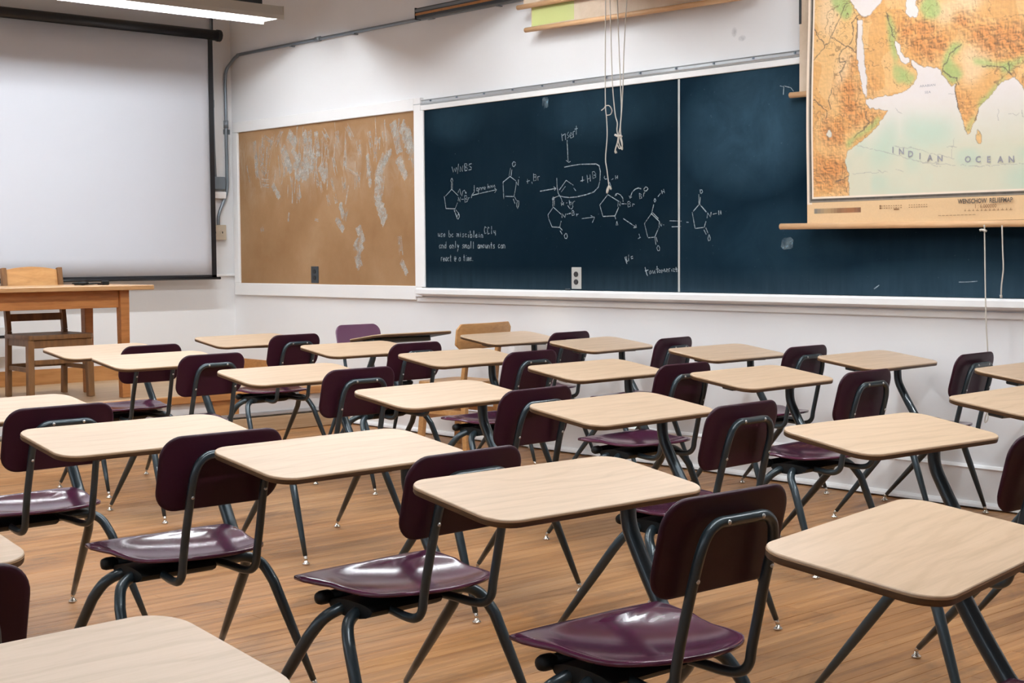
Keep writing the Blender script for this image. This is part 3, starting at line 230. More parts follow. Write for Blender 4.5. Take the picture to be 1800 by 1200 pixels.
# ------------------------------------------------------------------ mesh helpers
class MB:
    def __init__(s): s.v=[]; s.f=[]; s.sm=[]; s.mi=[]
    def add(s, vs, fs, smooth=False, mi=0):
        o=len(s.v); s.v+= [tuple(v) for v in vs]; s.f+= [tuple(i+o for i in f) for f in fs]; s.sm+= [smooth]*len(fs); s.mi+= [mi]*len(fs)
        return s
    def box(s,x0,x1,y0,y1,z0,z1,mi=0):
        v=[(x,y,z) for z in (z0,z1) for y in (y0,y1) for x in (x0,x1)]
        return s.add(v,[(0,2,3,1),(4,5,7,6),(0,1,5,4),(2,6,7,3),(1,3,7,5),(0,4,6,2)],False,mi)
    def bar(s,a,b,w,h=None,up=(0,0,1),mi=0,w2=None):
        a=Vector(a);b=Vector(b);d=(b-a).normalized(); u=Vector(up); r=d.cross(u)
        if r.length<1e-4: r=d.cross(Vector((0,1,0)))
        r.normalize(); u=r.cross(d); h=h or w; k=(w2/w) if w2 else 1
        v=[]
        for p,q in ((a,1),(b,k)):
            for sx,sy in ((-1,-1),(1,-1),(1,1),(-1,1)): v.append(p+r*(sx*w/2*q)+u*(sy*h/2*q))
        return s.add(v,[(3,2,1,0),(4,5,6,7),(0,1,5,4),(1,2,6,5),(2,3,7,6),(3,0,4,7)],False,mi)
    def tube(s,path,rad,n=10,caps=True,closed=False,mi=0):
        P=[Vector(p) for p in path]; m=len(P)
        if not hasattr(rad,'__len__'): rad=[rad]*m
        T=[]
        for i in range(m):
            a=P[i-1] if (i>0 or closed) else P[i]; b=P[(i+1)%m] if (i<m-1 or closed) else P[i]
            T.append((b-a).normalized())
        u=T[0].orthogonal().normalized(); vs=[]
        for i in range(m):
            u=(u-T[i]*u.dot(T[i])).normalized(); w=T[i].cross(u)
            for k in range(n):
                a=2*PI*k/n; vs.append(P[i]+(u*math.cos(a)+w*math.sin(a))*rad[i])
        fs=[]
        for i in range(m if closed else m-1):
            j=(i+1)%m
            for k in range(n): fs.append((i*n+k,i*n+(k+1)%n,j*n+(k+1)%n,j*n+k))
        s.add(vs,fs,True,mi)
        if caps and not closed:
            o=len(s.v)-m*n
            s.f.append(tuple(o+k for k in reversed(range(n)))); s.sm.append(False); s.mi.append(mi)
            s.f.append(tuple(o+(m-1)*n+k for k in range(n))); s.sm.append(False); s.mi.append(mi)
        return s
    def lathe(s,prof,c=(0,0,0),n=14,mi=0):   # profile (r,z) bottom to top
        vs=[];fs=[]
        for r,z in prof:
            for k in range(n): a=2*PI*k/n; vs.append((c[0]+r*math.cos(a),c[1]+r*math.sin(a),c[2]+z))
        m=len(prof)
        for i in range(m-1):
            for k in range(n): fs.append((i*n+k,i*n+(k+1)%n,(i+1)*n+(k+1)%n,(i+1)*n+k))
        fs.append(tuple(reversed(range(n)))); fs.append(tuple((m-1)*n+k for k in range(n)))
        return s.add(vs,fs,True,mi)
    def loft(s,rings,cap0=True,cap1=True,smooth=True,mi=0):
        n=len(rings[0]); vs=[p for r in rings for p in r]; fs=[]
        for i in range(len(rings)-1):
            for k in range(n): fs.append((i*n+k,i*n+(k+1)%n,(i+1)*n+(k+1)%n,(i+1)*n+k))
        if cap0: fs.append(tuple(reversed(range(n))))
        if cap1: fs.append(tuple((len(rings)-1)*n+k for k in range(n)))
        return s.add(vs,fs,smooth,mi)
    def mesh(s,name,mats,bevel=0.0,auto=None):
        me=bpy.data.meshes.new(name); me.from_pydata([tuple(v) for v in s.v],[],s.f)
        for m in (mats if isinstance(mats,(list,tuple)) else [mats]): me.materials.append(m)
        me.polygons.foreach_set('use_smooth',s.sm); me.polygons.foreach_set('material_index',s.mi); me.update()
        if bevel or True:
            bm=bmesh.new(); bm.from_mesh(me)
            bmesh.ops.recalc_face_normals(bm,faces=bm.faces)
            if bevel:
                es=[e for e in bm.edges if len(e.link_faces)==2 and e.calc_face_angle(0)>0.7]
                bmesh.ops.bevel(bm,geom=es,offset=bevel,segments=1,affect='EDGES',clamp_overlap=True)
            bm.to_mesh(me); bm.free()
        if auto:
            me.set_sharp_from_angle(angle=auto)
        return me
    def build(s,name,mats,parent=None,bevel=0.0,auto=None,loc=None):
        o=bpy.data.objects.new(name,s.mesh(name,mats,bevel,auto)); COL.objects.link(o)
        if parent is not None: o.parent=parent
        if loc is not None: o.location=loc
        return o
def tag(o,label=None,cat=None,group=None,kind=None):
    if label: o['label']=label
    if cat: o['category']=cat
    if group: o['group']=group
    if kind: o['kind']=kind
    return o
def empty(name,loc=(0,0,0),rz=0.0):
    o=bpy.data.objects.new(name,None); COL.objects.link(o); o.location=loc; o.rotation_euler=(0,0,rz); o.empty_display_size=0.1
    return o
def structure(o): o['kind']='structure'; return o
def copy_tree(o,parent=None):
    c=o.copy(); COL.objects.link(c)
    if parent is not None: c.parent=parent
    for ch in list(o.children): copy_tree(ch,c)
    return c
def smooth_path(pts,k=6):
    P=[Vector(p) for p in pts]; out=[]
    for i in range(len(P)-1):
        p0=P[i-1] if i else P[i]; p1=P[i]; p2=P[i+1]; p3=P[i+2] if i+2<len(P) else P[i+1]
        for j in range(k):
            t=j/k; out.append(0.5*((2*p1)+(p2-p0)*t+(2*p0-5*p1+4*p2-p3)*t*t+(-p0+3*p1-3*p2+p3)*t**3))
    out.append(P[-1]); return out
def rrect(w,d,r,n=8):
    o=[]
    for cx,cy,a0 in ((w/2-r,d/2-r,0),(-w/2+r,d/2-r,90),(-w/2+r,-d/2+r,180),(w/2-r,-d/2+r,270)):
        for k in range(n):
            a=math.radians(a0+90*k/(n-1)); o.append((cx+r*math.cos(a),cy+r*math.sin(a)))
    return o
# ------------------------------------------------------------------ room shell
structure(MB().box(XL-0.1,XW+0.1,YB-0.1,YW+0.1,-0.14,-0.012).build('floor',M['floor_base']))
FLOOR=bpy.data.objects['floor']
rnd=random.Random(11)
def plank_rows():
    w=0.057; y=YB+0.002; i=0; out=[]
    while y+w<YW-0.02:
        x=XL+0.002-rnd.uniform(0,1.6)
        while x<XW-0.004:
            L=rnd.choice((1.1,1.5,1.9,2.3,2.7)); a=max(x,XL+0.002); b=min(x+L,XW-0.004)
            if b-a>0.05: out.append((a,b,y,y+w,rnd.uniform(-0.0007,0.0),rnd.random()))
            x+=L
        y+=w
    return out
PL=plank_rows()
def vis(p):
    a,b,y0,y1,dz,t=p; best=None
    for q in (a,(a+b)/2,b):
        v=Vector((q,(y0+y1)/2,-1.25)); z=v.dot(F_)
        if z>0.5:
            px=2575*v.dot(R_)/z; py=-2575*v.dot(U_)/z
            if abs(px)<900 and abs(py)<600: best=z if best is None else min(best,z)
    return best
def plank_geo(mb,p):
    a,b,y0,y1,dz,t=p; g=0.0004; z=dz
    vs=[(a+g,y0+g,-0.012),(b-g,y0+g,-0.012),(b-g,y1-g,-0.012),(a+g,y1-g,-0.012),(a+g,y0+g,z-0.001),(b-g,y0+g,z-0.001),(b-g,y1-g,z-0.001),(a+g,y1-g,z-0.001),
        (a+g+.001,y0+g+.001,z),(b-g-.001,y0+g+.001,z),(b-g-.001,y1-g-.001,z),(a+g+.001,y1-g-.001,z)]
    fs=[(0,1,5,4),(1,2,6,5),(2,3,7,6),(3,0,4,7),(4,5,9,8),(5,6,10,9),(6,7,11,10),(7,4,8,11),(8,9,10,11)]
    mb.add(vs,fs)
def tone(me,vals):
    at=me.attributes.new('tone','FLOAT','FACE'); at.data.foreach_set('value',vals)
rank=sorted([(vis(p),i) for i,p in enumerate(PL) if vis(p) is not None])
near=set(i for _,i in rank[:300])
rest=MB(); rt=[]
for i,p in enumerate(PL):
    if i in near:
        mb=MB(); plank_geo(mb,p); me=bpy.data.meshes.new('plank'); me.from_pydata(mb.v,[],mb.f); me.materials.append(M['floor']); tone(me,[p[5]]*len(mb.f))
        o=bpy.data.objects.new('plank',me); COL.objects.link(o); o.parent=FLOOR
    else:
        k=len(rest.f); plank_geo(rest,p); rt+=[p[5]]*(len(rest.f)-k)
me=bpy.data.meshes.new('plank_field'); me.from_pydata(rest.v,[],rest.f); me.materials.append(M['floor']); tone(me,rt)
o=bpy.data.objects.new('plank_field',me); COL.objects.link(o); o.parent=FLOOR; o['kind']='stuff'
structure(MB().box(XL-0.1,XW+0.1,YB-0.1,YW+0.1,ZC,ZC+0.1).build('ceiling',M['ceiling_paint']))
structure(MB().box(XW,XW+0.1,YB-0.1,YW+0.1,-0.012,ZC).build('wall_right',M['wall_paint']))
structure(MB().box(XL,XW,YW,YW+0.1,-0.012,ZC).build('wall_front',M['wall_paint_front']))
structure(MB().box(XL,XW,YB-0.1,YB,-0.012,ZC).build('wall_back',M['wall_paint_front']))
WIN=[(-1.6,0.2),(1.2,3.0),(4.0,5.8),(6.8,8.6)]; WZ0,WZ1=1.0,2.9
wl=MB(); ys=YB-0.1
for a,b in WIN:
    wl.box(XL-0.1,XL,ys,a,-0.012,ZC); wl.box(XL-0.1,XL,a,b,-0.012,WZ0); wl.box(XL-0.1,XL,a,b,WZ1,ZC); ys=b
wl.box(XL-0.1,XL,ys,YW+0.1,-0.012,ZC); structure(wl.build('wall_left',M['wall_paint_front']))
for i,(a,b) in enumerate(WIN):
    fr=MB(); t=0.05
    fr.box(XL-0.08,XL-0.02,a,a+t,WZ0,WZ1).box(XL-0.08,XL-0.02,b-t,b,WZ0,WZ1).box(XL-0.08,XL-0.02,a+t,b-t,WZ0,WZ0+t).box(XL-0.08,XL-0.02,a+t,b-t,WZ1-t,WZ1)
    m_=(a+b)/2; fr.box(XL-0.08,XL-0.02,m_-0.02,m_+0.02,WZ0+t,WZ1-t)
    w=structure(fr.build('window_%d'%(i+1),M['trim_white']))
    MB().box(XL-0.052,XL-0.048,a+t,m_-0.02,WZ0+t,WZ1-t).build('pane',M['glass'],w); MB().box(XL-0.052,XL-0.048,m_+0.02,b-t,WZ0+t,WZ1-t).build('pane',M['glass'],w)
    MB().box(XL,XL+0.08,a-0.05,b+0.05,WZ0-0.03,WZ0).build('sill',M['trim_white'],w)
# chalkboard-wall baseboard: tall white board, moulded cap, shoe
YD=8.93; ZD=0.30
bb=structure(MB().box(XW-0.02,XW,YB,YD,0.012,0.19).build('baseboard_right',M['trim_white']))
MB().loft([[(XW,y,0.19),(XW-0.02,y,0.19),(XW-0.026,y,0.198),(XW-0.016,y,0.208),(XW,y,0.212)] for y in (YB,YD)],smooth=False).build('cap',M['trim_white'],bb)
MB().loft([[(XW-0.02,y,0.010),(XW-0.045,y,0.010),(XW-0.042,y,0.022),(XW-0.032,y,0.032),(XW-0.02,y,0.035)] for y in (YB,YD)],smooth=False).build('shoe',M['trim_white'],bb)
bb=structure(MB().box(XW-0.018,XW,YD+0.02,YW,ZD,ZD+0.115).build('baseboard_platform_side',M['trim_wood']))
bb=structure(MB().box(XL,XW-0.018,YW-0.018,YW,ZD,ZD+0.115).build('baseboard_front',M['trim_wood']))
# small chair rail on the front wall
structure(MB().box(5.2,XW,YW-0.022,YW,1.090,1.108).build('trim_1',M['trim_white'],bevel=0.003))
# belt trim under the boards along the right wall
structure(MB().box(XW-0.018,XW,YB,8.084,0.925,0.958).build('trim_2',M['trim_white'],bevel=0.003))
# ------------------------------------------------------------------ platform (dais)
pf=empty('platform',(2.0,YD,0)); PX=lambda x:x-2.0; 
tag(pf,'low wooden platform with white riser along the screen wall','platform')
MB().box(PX(XL)+.002,PX(XW)-.02,0.03,YW-YD-.02,0.0,ZD-0.02).build('core',M['riser_white'],pf)
MB().box(PX(XL)+.002,PX(XW)-.02,0.0,YW-YD-.02,ZD-0.02,ZD).build('deck',M['deck_wood'],pf)
MB().box(PX(XL)+.002,PX(XW)-.02,-0.028,0.0,ZD-0.055,ZD+0.0005).build('nosing',M['trim_wood'],pf,bevel=0.006)
MB().box(PX(XL)+.002,PX(5.29),0.012,0.03,0.14,ZD-0.055).build('riser_panel',M['riser_white'],pf)
MB().box(PX(5.29),PX(5.50),0.006,0.03,0.14,ZD-0.055).build('riser_panel',M['trim_wood'],pf)
MB().box(PX(5.50),PX(XW)-.02,0.012,0.03,0.14,ZD-0.055).build('riser_panel',M['riser_white'],pf)
MB().box(PX(XL)+.002,PX(XW)-.02,-0.012,0.03,0.115,0.14).build('riser_rail',M['alu'],pf,bevel=0.004)
MB().box(PX(XL)+.002,PX(XW)-.02,-0.03,0.03,0.0005,0.105).build('riser_base',M['deck_wood'],pf,bevel=0.005)
# ------------------------------------------------------------------ ceiling lights
def make_light():
    L=2.4; t=empty('ceiling_light',(0,0,0)); h=0.084
    mb=MB()
    mb.box(-L/2,L/2,-0.12,0.12,h-0.004,h+0.012); hs=mb.build('housing',M['lamp_paint'],t,bevel=0.003)
    for s in (-1,1):
        r=MB(); y=0.133*s
        r.loft([[(x,0.11*s,h-0.002),(x,0.133*s,0.0),(x,0.137*s,0.0),(x,0.137*s,0.03),(x,0.122*s,h+0.010),(x,0.11*s,h+0.010)] for x in (-L/2,L/2)],smooth=False)
        me=r.build('reflector',[M['lamp_paint'],M['lamp_inside']],t)
        for p in me.data.polygons:
            if p.normal.y*s<-0.3 : p.material_index=1
    MB().box(-L/2+0.002,L/2-0.002,-0.11,0.11,h-0.006,h-0.0042).build('reflector_back',M['lamp_inside'],t)
    for s in (-1,1):
        MB().box(s*L/2-0.002,s*L/2+0.002,-0.133,0.133,0.016,h+0.012).build('end_cap',M['lamp_paint'],t)
        MB().tube([(-L/2+0.03,-0.040+s*0.017,0.052),(L/2-0.03,-0.040+s*0.017,0.052)],0.013,10).build('tube',M['fluorescent'],t)
        MB().box(s*0.9-0.012,s*0.9+0.012,-0.012,0.012,h+0.012,ZC-2.95).build('hanger',M['dark_metal'],t)
    MB().box(-0.25,L/2-0.12,-0.045,0.045,h+0.012,h+0.075).build('ballast_box',M['dark_metal'],t,bevel=0.004)
    return t
light=make_light(); ZL=2.945
LXY=[(4.75,9.10),(4.75,6.55),(2.2,9.10),(2.2,6.55),(4.75,4.0),(2.2,4.0),(4.75,1.45),(2.2,1.45)]
LLAB=['long hanging fluorescent lamp above the projection screen, its bright underside showing']
rowname=['above the platform','in second row from platform','in third row from platform','in last row from platform']
for i,(x,y) in enumerate(LXY):
    o=light if i==0 else copy_tree(light); o.location=(x,y,ZL)
    row=[9.10,6.55,4.0,1.45].index(y); col=['nearest the chalkboard wall','mid-room'][[4.75,2.2].index(x)]
    tag(o,'long hanging fluorescent lamp '+rowname[row]+', '+col,'lamp','hanging fluorescent lamps')
# ------------------------------------------------------------------ corkboard
XC=XW
cb=empty('corkboard',(XW,9.25,1.65)); cb_y=lambda y:y-9.25; cb_z=lambda z:z-1.65
tag(cb,'tan corkboard with pale torn tape marks in a white frame by the corner','corkboard')
CY0,CY1,CZ0,CZ1=8.085,10.395,1.035,2.258
cp=MB().box(-0.012,0,CY0-9.25,CY1-9.25,CZ0-1.65,CZ1-1.65).build('cork_panel',M['cork'],cb)
for nm,a in (('frame_top',(CY0,CY1+0.075,CZ1,CZ1+0.085)),('frame_bottom',(8.086,CY1+0.075,0.937,CZ0)),('frame_side',(CY1,CY1+0.075,CZ0,CZ1))):
    MB().box(-0.03,0,a[0]-9.25,a[1]-9.25,a[2]-1.65,a[3]-1.65).build(nm,M['trim_white'],cb,bevel=0.004)
tp=MB(); rnd=random.Random(5)
def quad_strip(mb,y0,z0,y1,z1,w,x,k=0.0):
    d=Vector((y1-y0,z1-z0)); L=d.length or 1e-3; d/=L; n=Vector((-d.y,d.x))*(w/2)
    a=Vector((y0,z0));b=Vector((y1,z1)); j=lambda:rnd.uniform(-k,k)
    vs=[a-n,b-n,b+n,a+n]; mb.add([(x,p.x+j(),p.y+j()) for p in vs],[(0,1,2,3)])
lay=0
for (y0,z0,y1,z1,w) in TAPE:
    lay+=1; x=-0.0135-0.00003*(lay%9)
    if w>0.04:
        quad_strip(tp,y0-9.25,z0-1.65,y1-9.25,z1-1.65,w*0.9,x+0.0006,0.008)
    if w>0.045:     # torn into slanted slivers
        n=max(6,int(math.hypot(y1-y0,z1-z0)/0.03)); 
        for i in range(n):
            t=(i+rnd.uniform(0.1,0.9))/n; cy=y0+(y1-y0)*t; cz=z0+(z1-z0)*t; a=rnd.uniform(0.55,1.0); q=w*rnd.uniform(0.5,0.75)
            quad_strip(tp,cy-9.25-q*math.cos(a)*0.6,cz-1.65+q*math.sin(a),cy-9.25+q*math.cos(a)*0.6,cz-1.65-q*math.sin(a),rnd.uniform(0.014,0.030),x-0.00002*i,0.005)
    else:
        d=Vector((y1-y0,z1-z0)).normalized(); n=Vector((-d.y,d.x))*(w/2)
        for s in (-1,1): quad_strip(tp,y0+n.x*s-9.25,z0+n.y*s-1.65,y1+n.x*s-9.25,z1+n.y*s-1.65,0.008,x,0.002)
        for i in range(3):
            t0=rnd.uniform(0,0.6); t1=t0+rnd.uniform(0.25,0.4); s=rnd.uniform(-0.6,0.6)
            quad_strip(tp,y0+(y1-y0)*t0+n.x*s-9.25,z0+(z1-z0)*t0+n.y*s-1.65,y0+(y1-y0)*t1+n.x*s-9.25,z0+(z1-z0)*t1+n.y*s-1.65,w*0.5,x-0.00004,0.003)
for i in range(70):
    cy=rnd.gauss(9.55,0.35) if i<45 else rnd.uniform(8.2,10.2); cz=rnd.gauss(1.98,0.14)
    if not(CY0+0.08<cy<CY1-0.08 and 1.45<cz<CZ1-0.08): continue
    a=rnd.uniform(-0.35,0.35); L=rnd.uniform(0.03,0.11)
    quad_strip(tp,cy-9.25-L*math.sin(a),cz-1.65-L*math.cos(a),cy-9.25+L*math.sin(a),cz-1.65+L*math.cos(a),rnd.uniform(0.006,0.02),-0.0138-0.00001*i,0.003)
tag(tp.build('tape_residue',M['tape_residue'],cb),'pale torn tape and glue residue',kind='stuff')
def outlet(name,y,z,x,pm,label,h=0.125,w=0.082):
    t=empty(name,(x,y,z)); tag(t,label,'outlet')
    MB().box(-0.008,0,-w/2,w/2,-h/2,h/2).build('cover_plate',pm,t,bevel=0.003)
    for s in (-1,1):
        MB().loft([[(xx,0.019*math.cos(2*PI*k/12),s*0.024+0.017*math.sin(2*PI*k/12)) for k in range(12)] for xx in (-0.0075,-0.011)],smooth=False).build('socket',M['socket'],t)
    return t
outlet('wall_outlet',9.336,1.108,XW-0.012,M['dark_metal'],'small dark grey double outlet set low in the corkboard',0.128,0.095)
# ------------------------------------------------------------------ chalkboard
ck=empty('chalkboard',(XW,5.6,1.65)); tag(ck,'long dark chalkboard with white chalk chemistry drawings and white tray','chalkboard')
BY0,BY1,BZ0,BZ1=1.5,7.96,1.027,2.250; SEAM=5.63
yy=lambda y:y-5.6; zz=lambda z:z-1.65
sl=MB().box(-0.035,0,yy(SEAM)+0.007,yy(BY1),zz(BZ0),zz(BZ1)).build('slate_panel',M['slate_left'],ck)
sr=MB().box(-0.035,0,yy(BY0),yy(SEAM)-0.007,zz(BZ0),zz(BZ1)).build('slate_panel',M['slate_right'],ck); tag(sr,'slate panel hazy with wiped chalk dust')
MB().box(-0.037,0,yy(SEAM)-0.007,yy(SEAM)+0.007,zz(BZ0),zz(BZ1)).build('seam_strip',M['ivory'],ck)
MB().box(-0.045,0,yy(BY0),yy(BY1)+0.03,zz(BZ1),zz(2.286)).build('frame_top',M['trim_white'],ck,bevel=0.003)
MB().box(-0.045,0,yy(BY1),yy(BY1)+0.045,zz(1.03),zz(BZ1)).build('frame_side',M['trim_white'],ck,bevel=0.003)
MB().box(-0.032,0,yy(BY1)+0.046,yy(8.084),zz(0.960),zz(2.343)).build('stile',M['trim_white'],ck,bevel=0.003)
rl=MB().loft([[(0,y,zz(2.290)),(-0.03,y,zz(2.290)),(-0.034,y,zz(2.300)),(-0.022,y,zz(2.304)),(-0.022,y,zz(2.318)),(-0.030,y,zz(2.324)),(0,y,zz(2.324))] for y in (yy(BY0),yy(8.083))],smooth=False).build('map_rail',M['alu'],ck)
for i in range(16):
    y=7.9-i*0.28; MB().box(-0.033,-0.022,yy(y)-0.004,yy(y)+0.004,zz(2.308),zz(2.318)).build('rail_hook',M['grey_box'],rl)
MB().loft([[(0,y,zz(1.025)),(-0.085,y,zz(1.025)),(-0.095,y,zz(1.014)),(-0.095,y,zz(0.985)),(-0.08,y,zz(0.980)),(0,y,zz(0.962))] for y in (yy(BY0),yy(8.004))],smooth=False).build('chalk_tray',M['trim_white'],ck)
cw=MB(); lay=0
for st in STROKES:
    lay+=1; x=-0.0358-0.000004*(lay%40); P=[Vector((p[0],p[1])) for p in st]; w=0.0027*rnd.uniform(0.75,1.1)
    L=[];Rr=[]
    for i,p in enumerate(P):
        a=P[max(i-1,0)];b=P[min(i+1,len(P)-1)]; d=b-a
        if d.length<1e-6: d=Vector((0,1))
        d.normalize(); n=Vector((-d.y,d.x))*w*rnd.uniform(0.7,1.15); L.append(p+n);Rr.append(p-n)
    vs=[(x,yy(p.x),zz(p.y)) for p in L]+[(x,yy(p.x),zz(p.y)) for p in Rr]; n=len(P)
    cw.add(vs,[(i,i+1,n+i+1,n+i) for i in range(n-1)])
tag(cw.build('chalk_writing',M['chalk'],ck),'white chalk molecule drawings, arrows and handwritten notes',kind='stuff')
sm=MB()
for (y,z,ry,rz,n) in ((6.745,2.205,0.035,0.045,12),(4.86,1.30,0.05,0.04,12)):
    sm.add([(-0.0356,yy(y+ry*math.cos(2*PI*k/n)*(0.75+0.25*((k*7)%3)/2)),zz(z+rz*math.sin(2*PI*k/n)*(0.75+0.25*((k*5)%3)/2))) for k in range(n)],[tuple(range(n))])
tag(sm.build('chalk_smear',M['chalk_smear'],ck),'small rubbed chalk smear',kind='stuff')
outlet('wall_outlet',6.467,1.102,XW-0.036,M['ivory'],'light steel double outlet at the bottom edge of the chalkboard',0.135,0.085)
# a stub of chalk left on the tray
ch=MB().tube([(0,-0.02,0),(0,0.02,0)],0.006,8).build('chalk_stub',M['dark_metal'],None,loc=(XW-0.07,6.515,1.0312)); tag(ch,'short dark chalk stub lying on the white chalk tray','chalk')
# ------------------------------------------------------------------ conduits and boxes in the corner
cd=empty('conduit',(XW-0.02,YW-0.03,2.0)); tag(cd,'grey metal conduit climbing the corner and running along the upper right wall','conduit')
xr=-0.0; path=[(0,-5.0,0.88),(0,-2.0,0.882),(0,-0.30,0.884),(-0.005,-0.12,0.875),(-0.015,-0.04,0.83),(-0.040,0.012,0.74),(-0.045,0.012,0.5),(-0.045,0.012,0.2),(-0.045,0.012,-0.06),(-0.045,0.012,-0.17),(-0.060,0.010,-0.25),(-0.105,0.005,-0.34),(-0.138,0.0,-0.42),(-0.142,0.0,-0.492)]
MB().tube(smooth_path(path,5),0.0135,10).build('pipe',M['galv'],cd)
for p,ax in (((0,-1.25,0.884),1),((0,-2.6,0.882),1),((-0.045,0.012,0.33),2)):
    a=Vector(p); d=Vector((0,0.03,0)) if ax==1 else Vector((0,0,0.03))
    MB().tube([a-d,a+d],0.019,10).build('coupling',M['galv'],cd)
for y in (-0.9,-1.72,-3.3):
    MB().box(-0.018,0.019,y-0.012,y+0.012,0.862,0.868).build('strap',M['galv'],cd)
MB().box(-0.062,0.0,0.026,0.03,0.25,0.29).build('strap',M['galv'],cd)
cd2=empty('conduit',(6.275,YW-0.02,1.9)); tag(cd2,'thin grey conduit dropping beside the screen into a grey box','conduit')
MB().tube(smooth_path([(-0.01,0,1.3),(-0.008,0,0.9),(-0.005,0,0.5),(0.0,0,0.2),(0.008,0,0.0)],4),0.010,8).build('pipe',M['galv'],cd2)
MB().tube([(-0.007,0,0.62),(-0.007,0,0.56)],0.014,8).build('coupling',M['galv'],cd2)
b=empty('junction_box',(6.290,YW,1.848)); tag(b,'blue-grey metal junction box on the front wall beside the screen','box')
MB().box(-0.062,0.062,-0.06,0,-0.052,0.052).build('body',M['grey_box'],b,bevel=0.006); MB().box(-0.056,0.056,-0.064,-0.06,-0.046,0.046).build('cover',M['grey_box'],b,bevel=0.002)
b=MB().box(-0.085,0.07,-0.045,0,-0.028,0.028).build('wall_block',M['trim_white'],None,bevel=0.004,loc=(6.295,YW,1.752)); tag(b,'narrow white block on the front wall below the junction box','block')
b=empty('outlet_box',(6.285,YW,1.448)); tag(b,'beige outlet box with two sockets at the foot of the corner conduit','outlet')
MB().box(-0.073,0.073,-0.05,0,-0.062,0.062).build('body',M['beige'],b,bevel=0.005)
for s in (-0.032,0.032):
    MB().loft([[(s+0.02*math.cos(2*PI*k/12),y,0.02*math.sin(2*PI*k/12)) for k in range(12)] for y in (-0.05,-0.053)],smooth=False).build('socket',M['socket'] if False else M['beige'],b)
    MB().box(s-0.004,s+0.004,-0.055,-0.0525,-0.008,0.008).build('slot',M['socket'],b)
b=empty('wall_fitting',(4.43,YW,0.63)); tag(b,'small white wall fitting with a dark slot, low behind the wooden chair','fitting')
MB().box(-0.10,0.075,-0.05,0,-0.11,0.12).build('body',M['white_plastic'],b,bevel=0.008); MB().box(-0.10,0.06,-0.054,-0.049,0.035,0.055).build('slot',M['socket'],b)
# ------------------------------------------------------------------ projection screen
ps=empty('projection_screen',(5.0,10.36,2.0)); tag(ps,'large white pull-down projection screen with black border and roller case','screen')
sx0,sx1=-1.32,1.19; zt,zb=0.985,-0.915
rings=[]
n=12
mb=MB()
vs=[];fs=[]
for j in range(13):
    z=zb+(zt-zb)*j/12
    for i in range(25):
        x=sx0+(sx1-sx0)*i/24; vs.append((x,0.004*math.sin(i*0.5)*math.sin(PI*j/12)+0.006*math.sin(PI*j/12),z))
for j in range(12):
    for i in range(24): a=j*25+i; fs.append((a,a+1,a+26,a+25))
mb.add(vs,fs,True); sc=mb.build('fabric',M['screen_fabric'],ps)
md=sc.modifiers.new('thick','SOLIDIFY'); md.thickness=0.0015; md.offset=-1
for (a,b) in ((sx0,sx0+0.042),(sx1-0.042,sx1)): MB().box(a,b,-0.004,-0.0025,zb,zt).build('border',M['black_paint'],ps)
MB().box(sx0,sx1,-0.004,-0.0025,zb,zb+0.02).build('border',M['black_paint'],ps)
MB().tube([(sx0-0.03,0,zb-0.006),(sx1+0.035,0,zb-0.006)],0.011,8).build('bottom_bar',M['black_paint'],ps)
MB().tube([(sx0-0.08,0.012,zt+0.035),(sx1+0.06,0.012,zt+0.035)],0.042,14).build('roller_case',M['black_paint'],ps)
ec=MB().lathe([(0.0,0),(0.048,0),(0.048,0.03),(0.03,0.04)],n=12).build('end_cap',M['black_paint'],ps); ec.rotation_euler=(0,PI/2,0); ec.location=(sx1+0.05,0.012,zt+0.035)
for x in (sx0+0.02,sx1+0.01):
    MB().box(x-0.006,x+0.006,0.008,0.014,zt+0.07,ZC-2.0).build('hanger',M['dark_metal'],ps)
# ------------------------------------------------------------------ wall maps
def sheet(y0,y1,z0,z1,x,ny,nz,wave):
    vs=[];fs=[]
    for j in range(nz+1):
        z=z0+(z1-z0)*j/nz
        for i in range(ny+1):
            y=y0+(y1-y0)*i/ny; vs.append((x+wave(y,z),y,z))
    for j in range(nz):
        for i in range(ny): a=j*(ny+1)+i; fs.append((a,a+1,a+ny+2,a+ny+1))
    return vs,fs
mp=empty('wall_map',(6.30,3.9,1.38)); tag(mp,'large orange and pale green relief wall map hanging in front of the chalkboard','map')
MY0,MY1,MZ0,MZ1=3.02,4.643,1.395,2.80
wv=lambda y,z:0.004*math.sin(y*7+z*2.0)+0.006*math.sin(z*5.2+0.6)*(0.3+0.7*abs(y-3.9)/0.75)
NY,NZ=500,440
ys=np.linspace(MY0,MY1,NY+1); zs=np.linspace(MZ0,MZ1,NZ+1); YY,ZZ=np.meshgrid(ys,zs)
XX=0.004*np.sin(YY*7+ZZ*2.0)+0.006*np.sin(ZZ*5.2+0.6)*(0.3+0.7*np.abs(YY-3.9)/0.75)
def inside(poly):
    P=np.array(poly); c=np.zeros(YY.shape,bool); b0=P.min(0);b1=P.max(0)
    m=(YY>=b0[0])&(YY<=b1[0])&(ZZ>=b0[1])&(ZZ<=b1[1])
    if not m.any(): return c
    y=YYw[m];z=ZZw[m]; r=np.zeros(y.shape,bool)
    for i in range(len(P)):
        (ya,za),(yb,zb_)=P[i-1],P[i]
        if za==zb_: continue
        r^=((za>z)!=(zb_>z))&(y<(yb-ya)*(z-za)/(zb_-za)+ya)
    c[m]=r; return c
rs=np.random.RandomState(4)
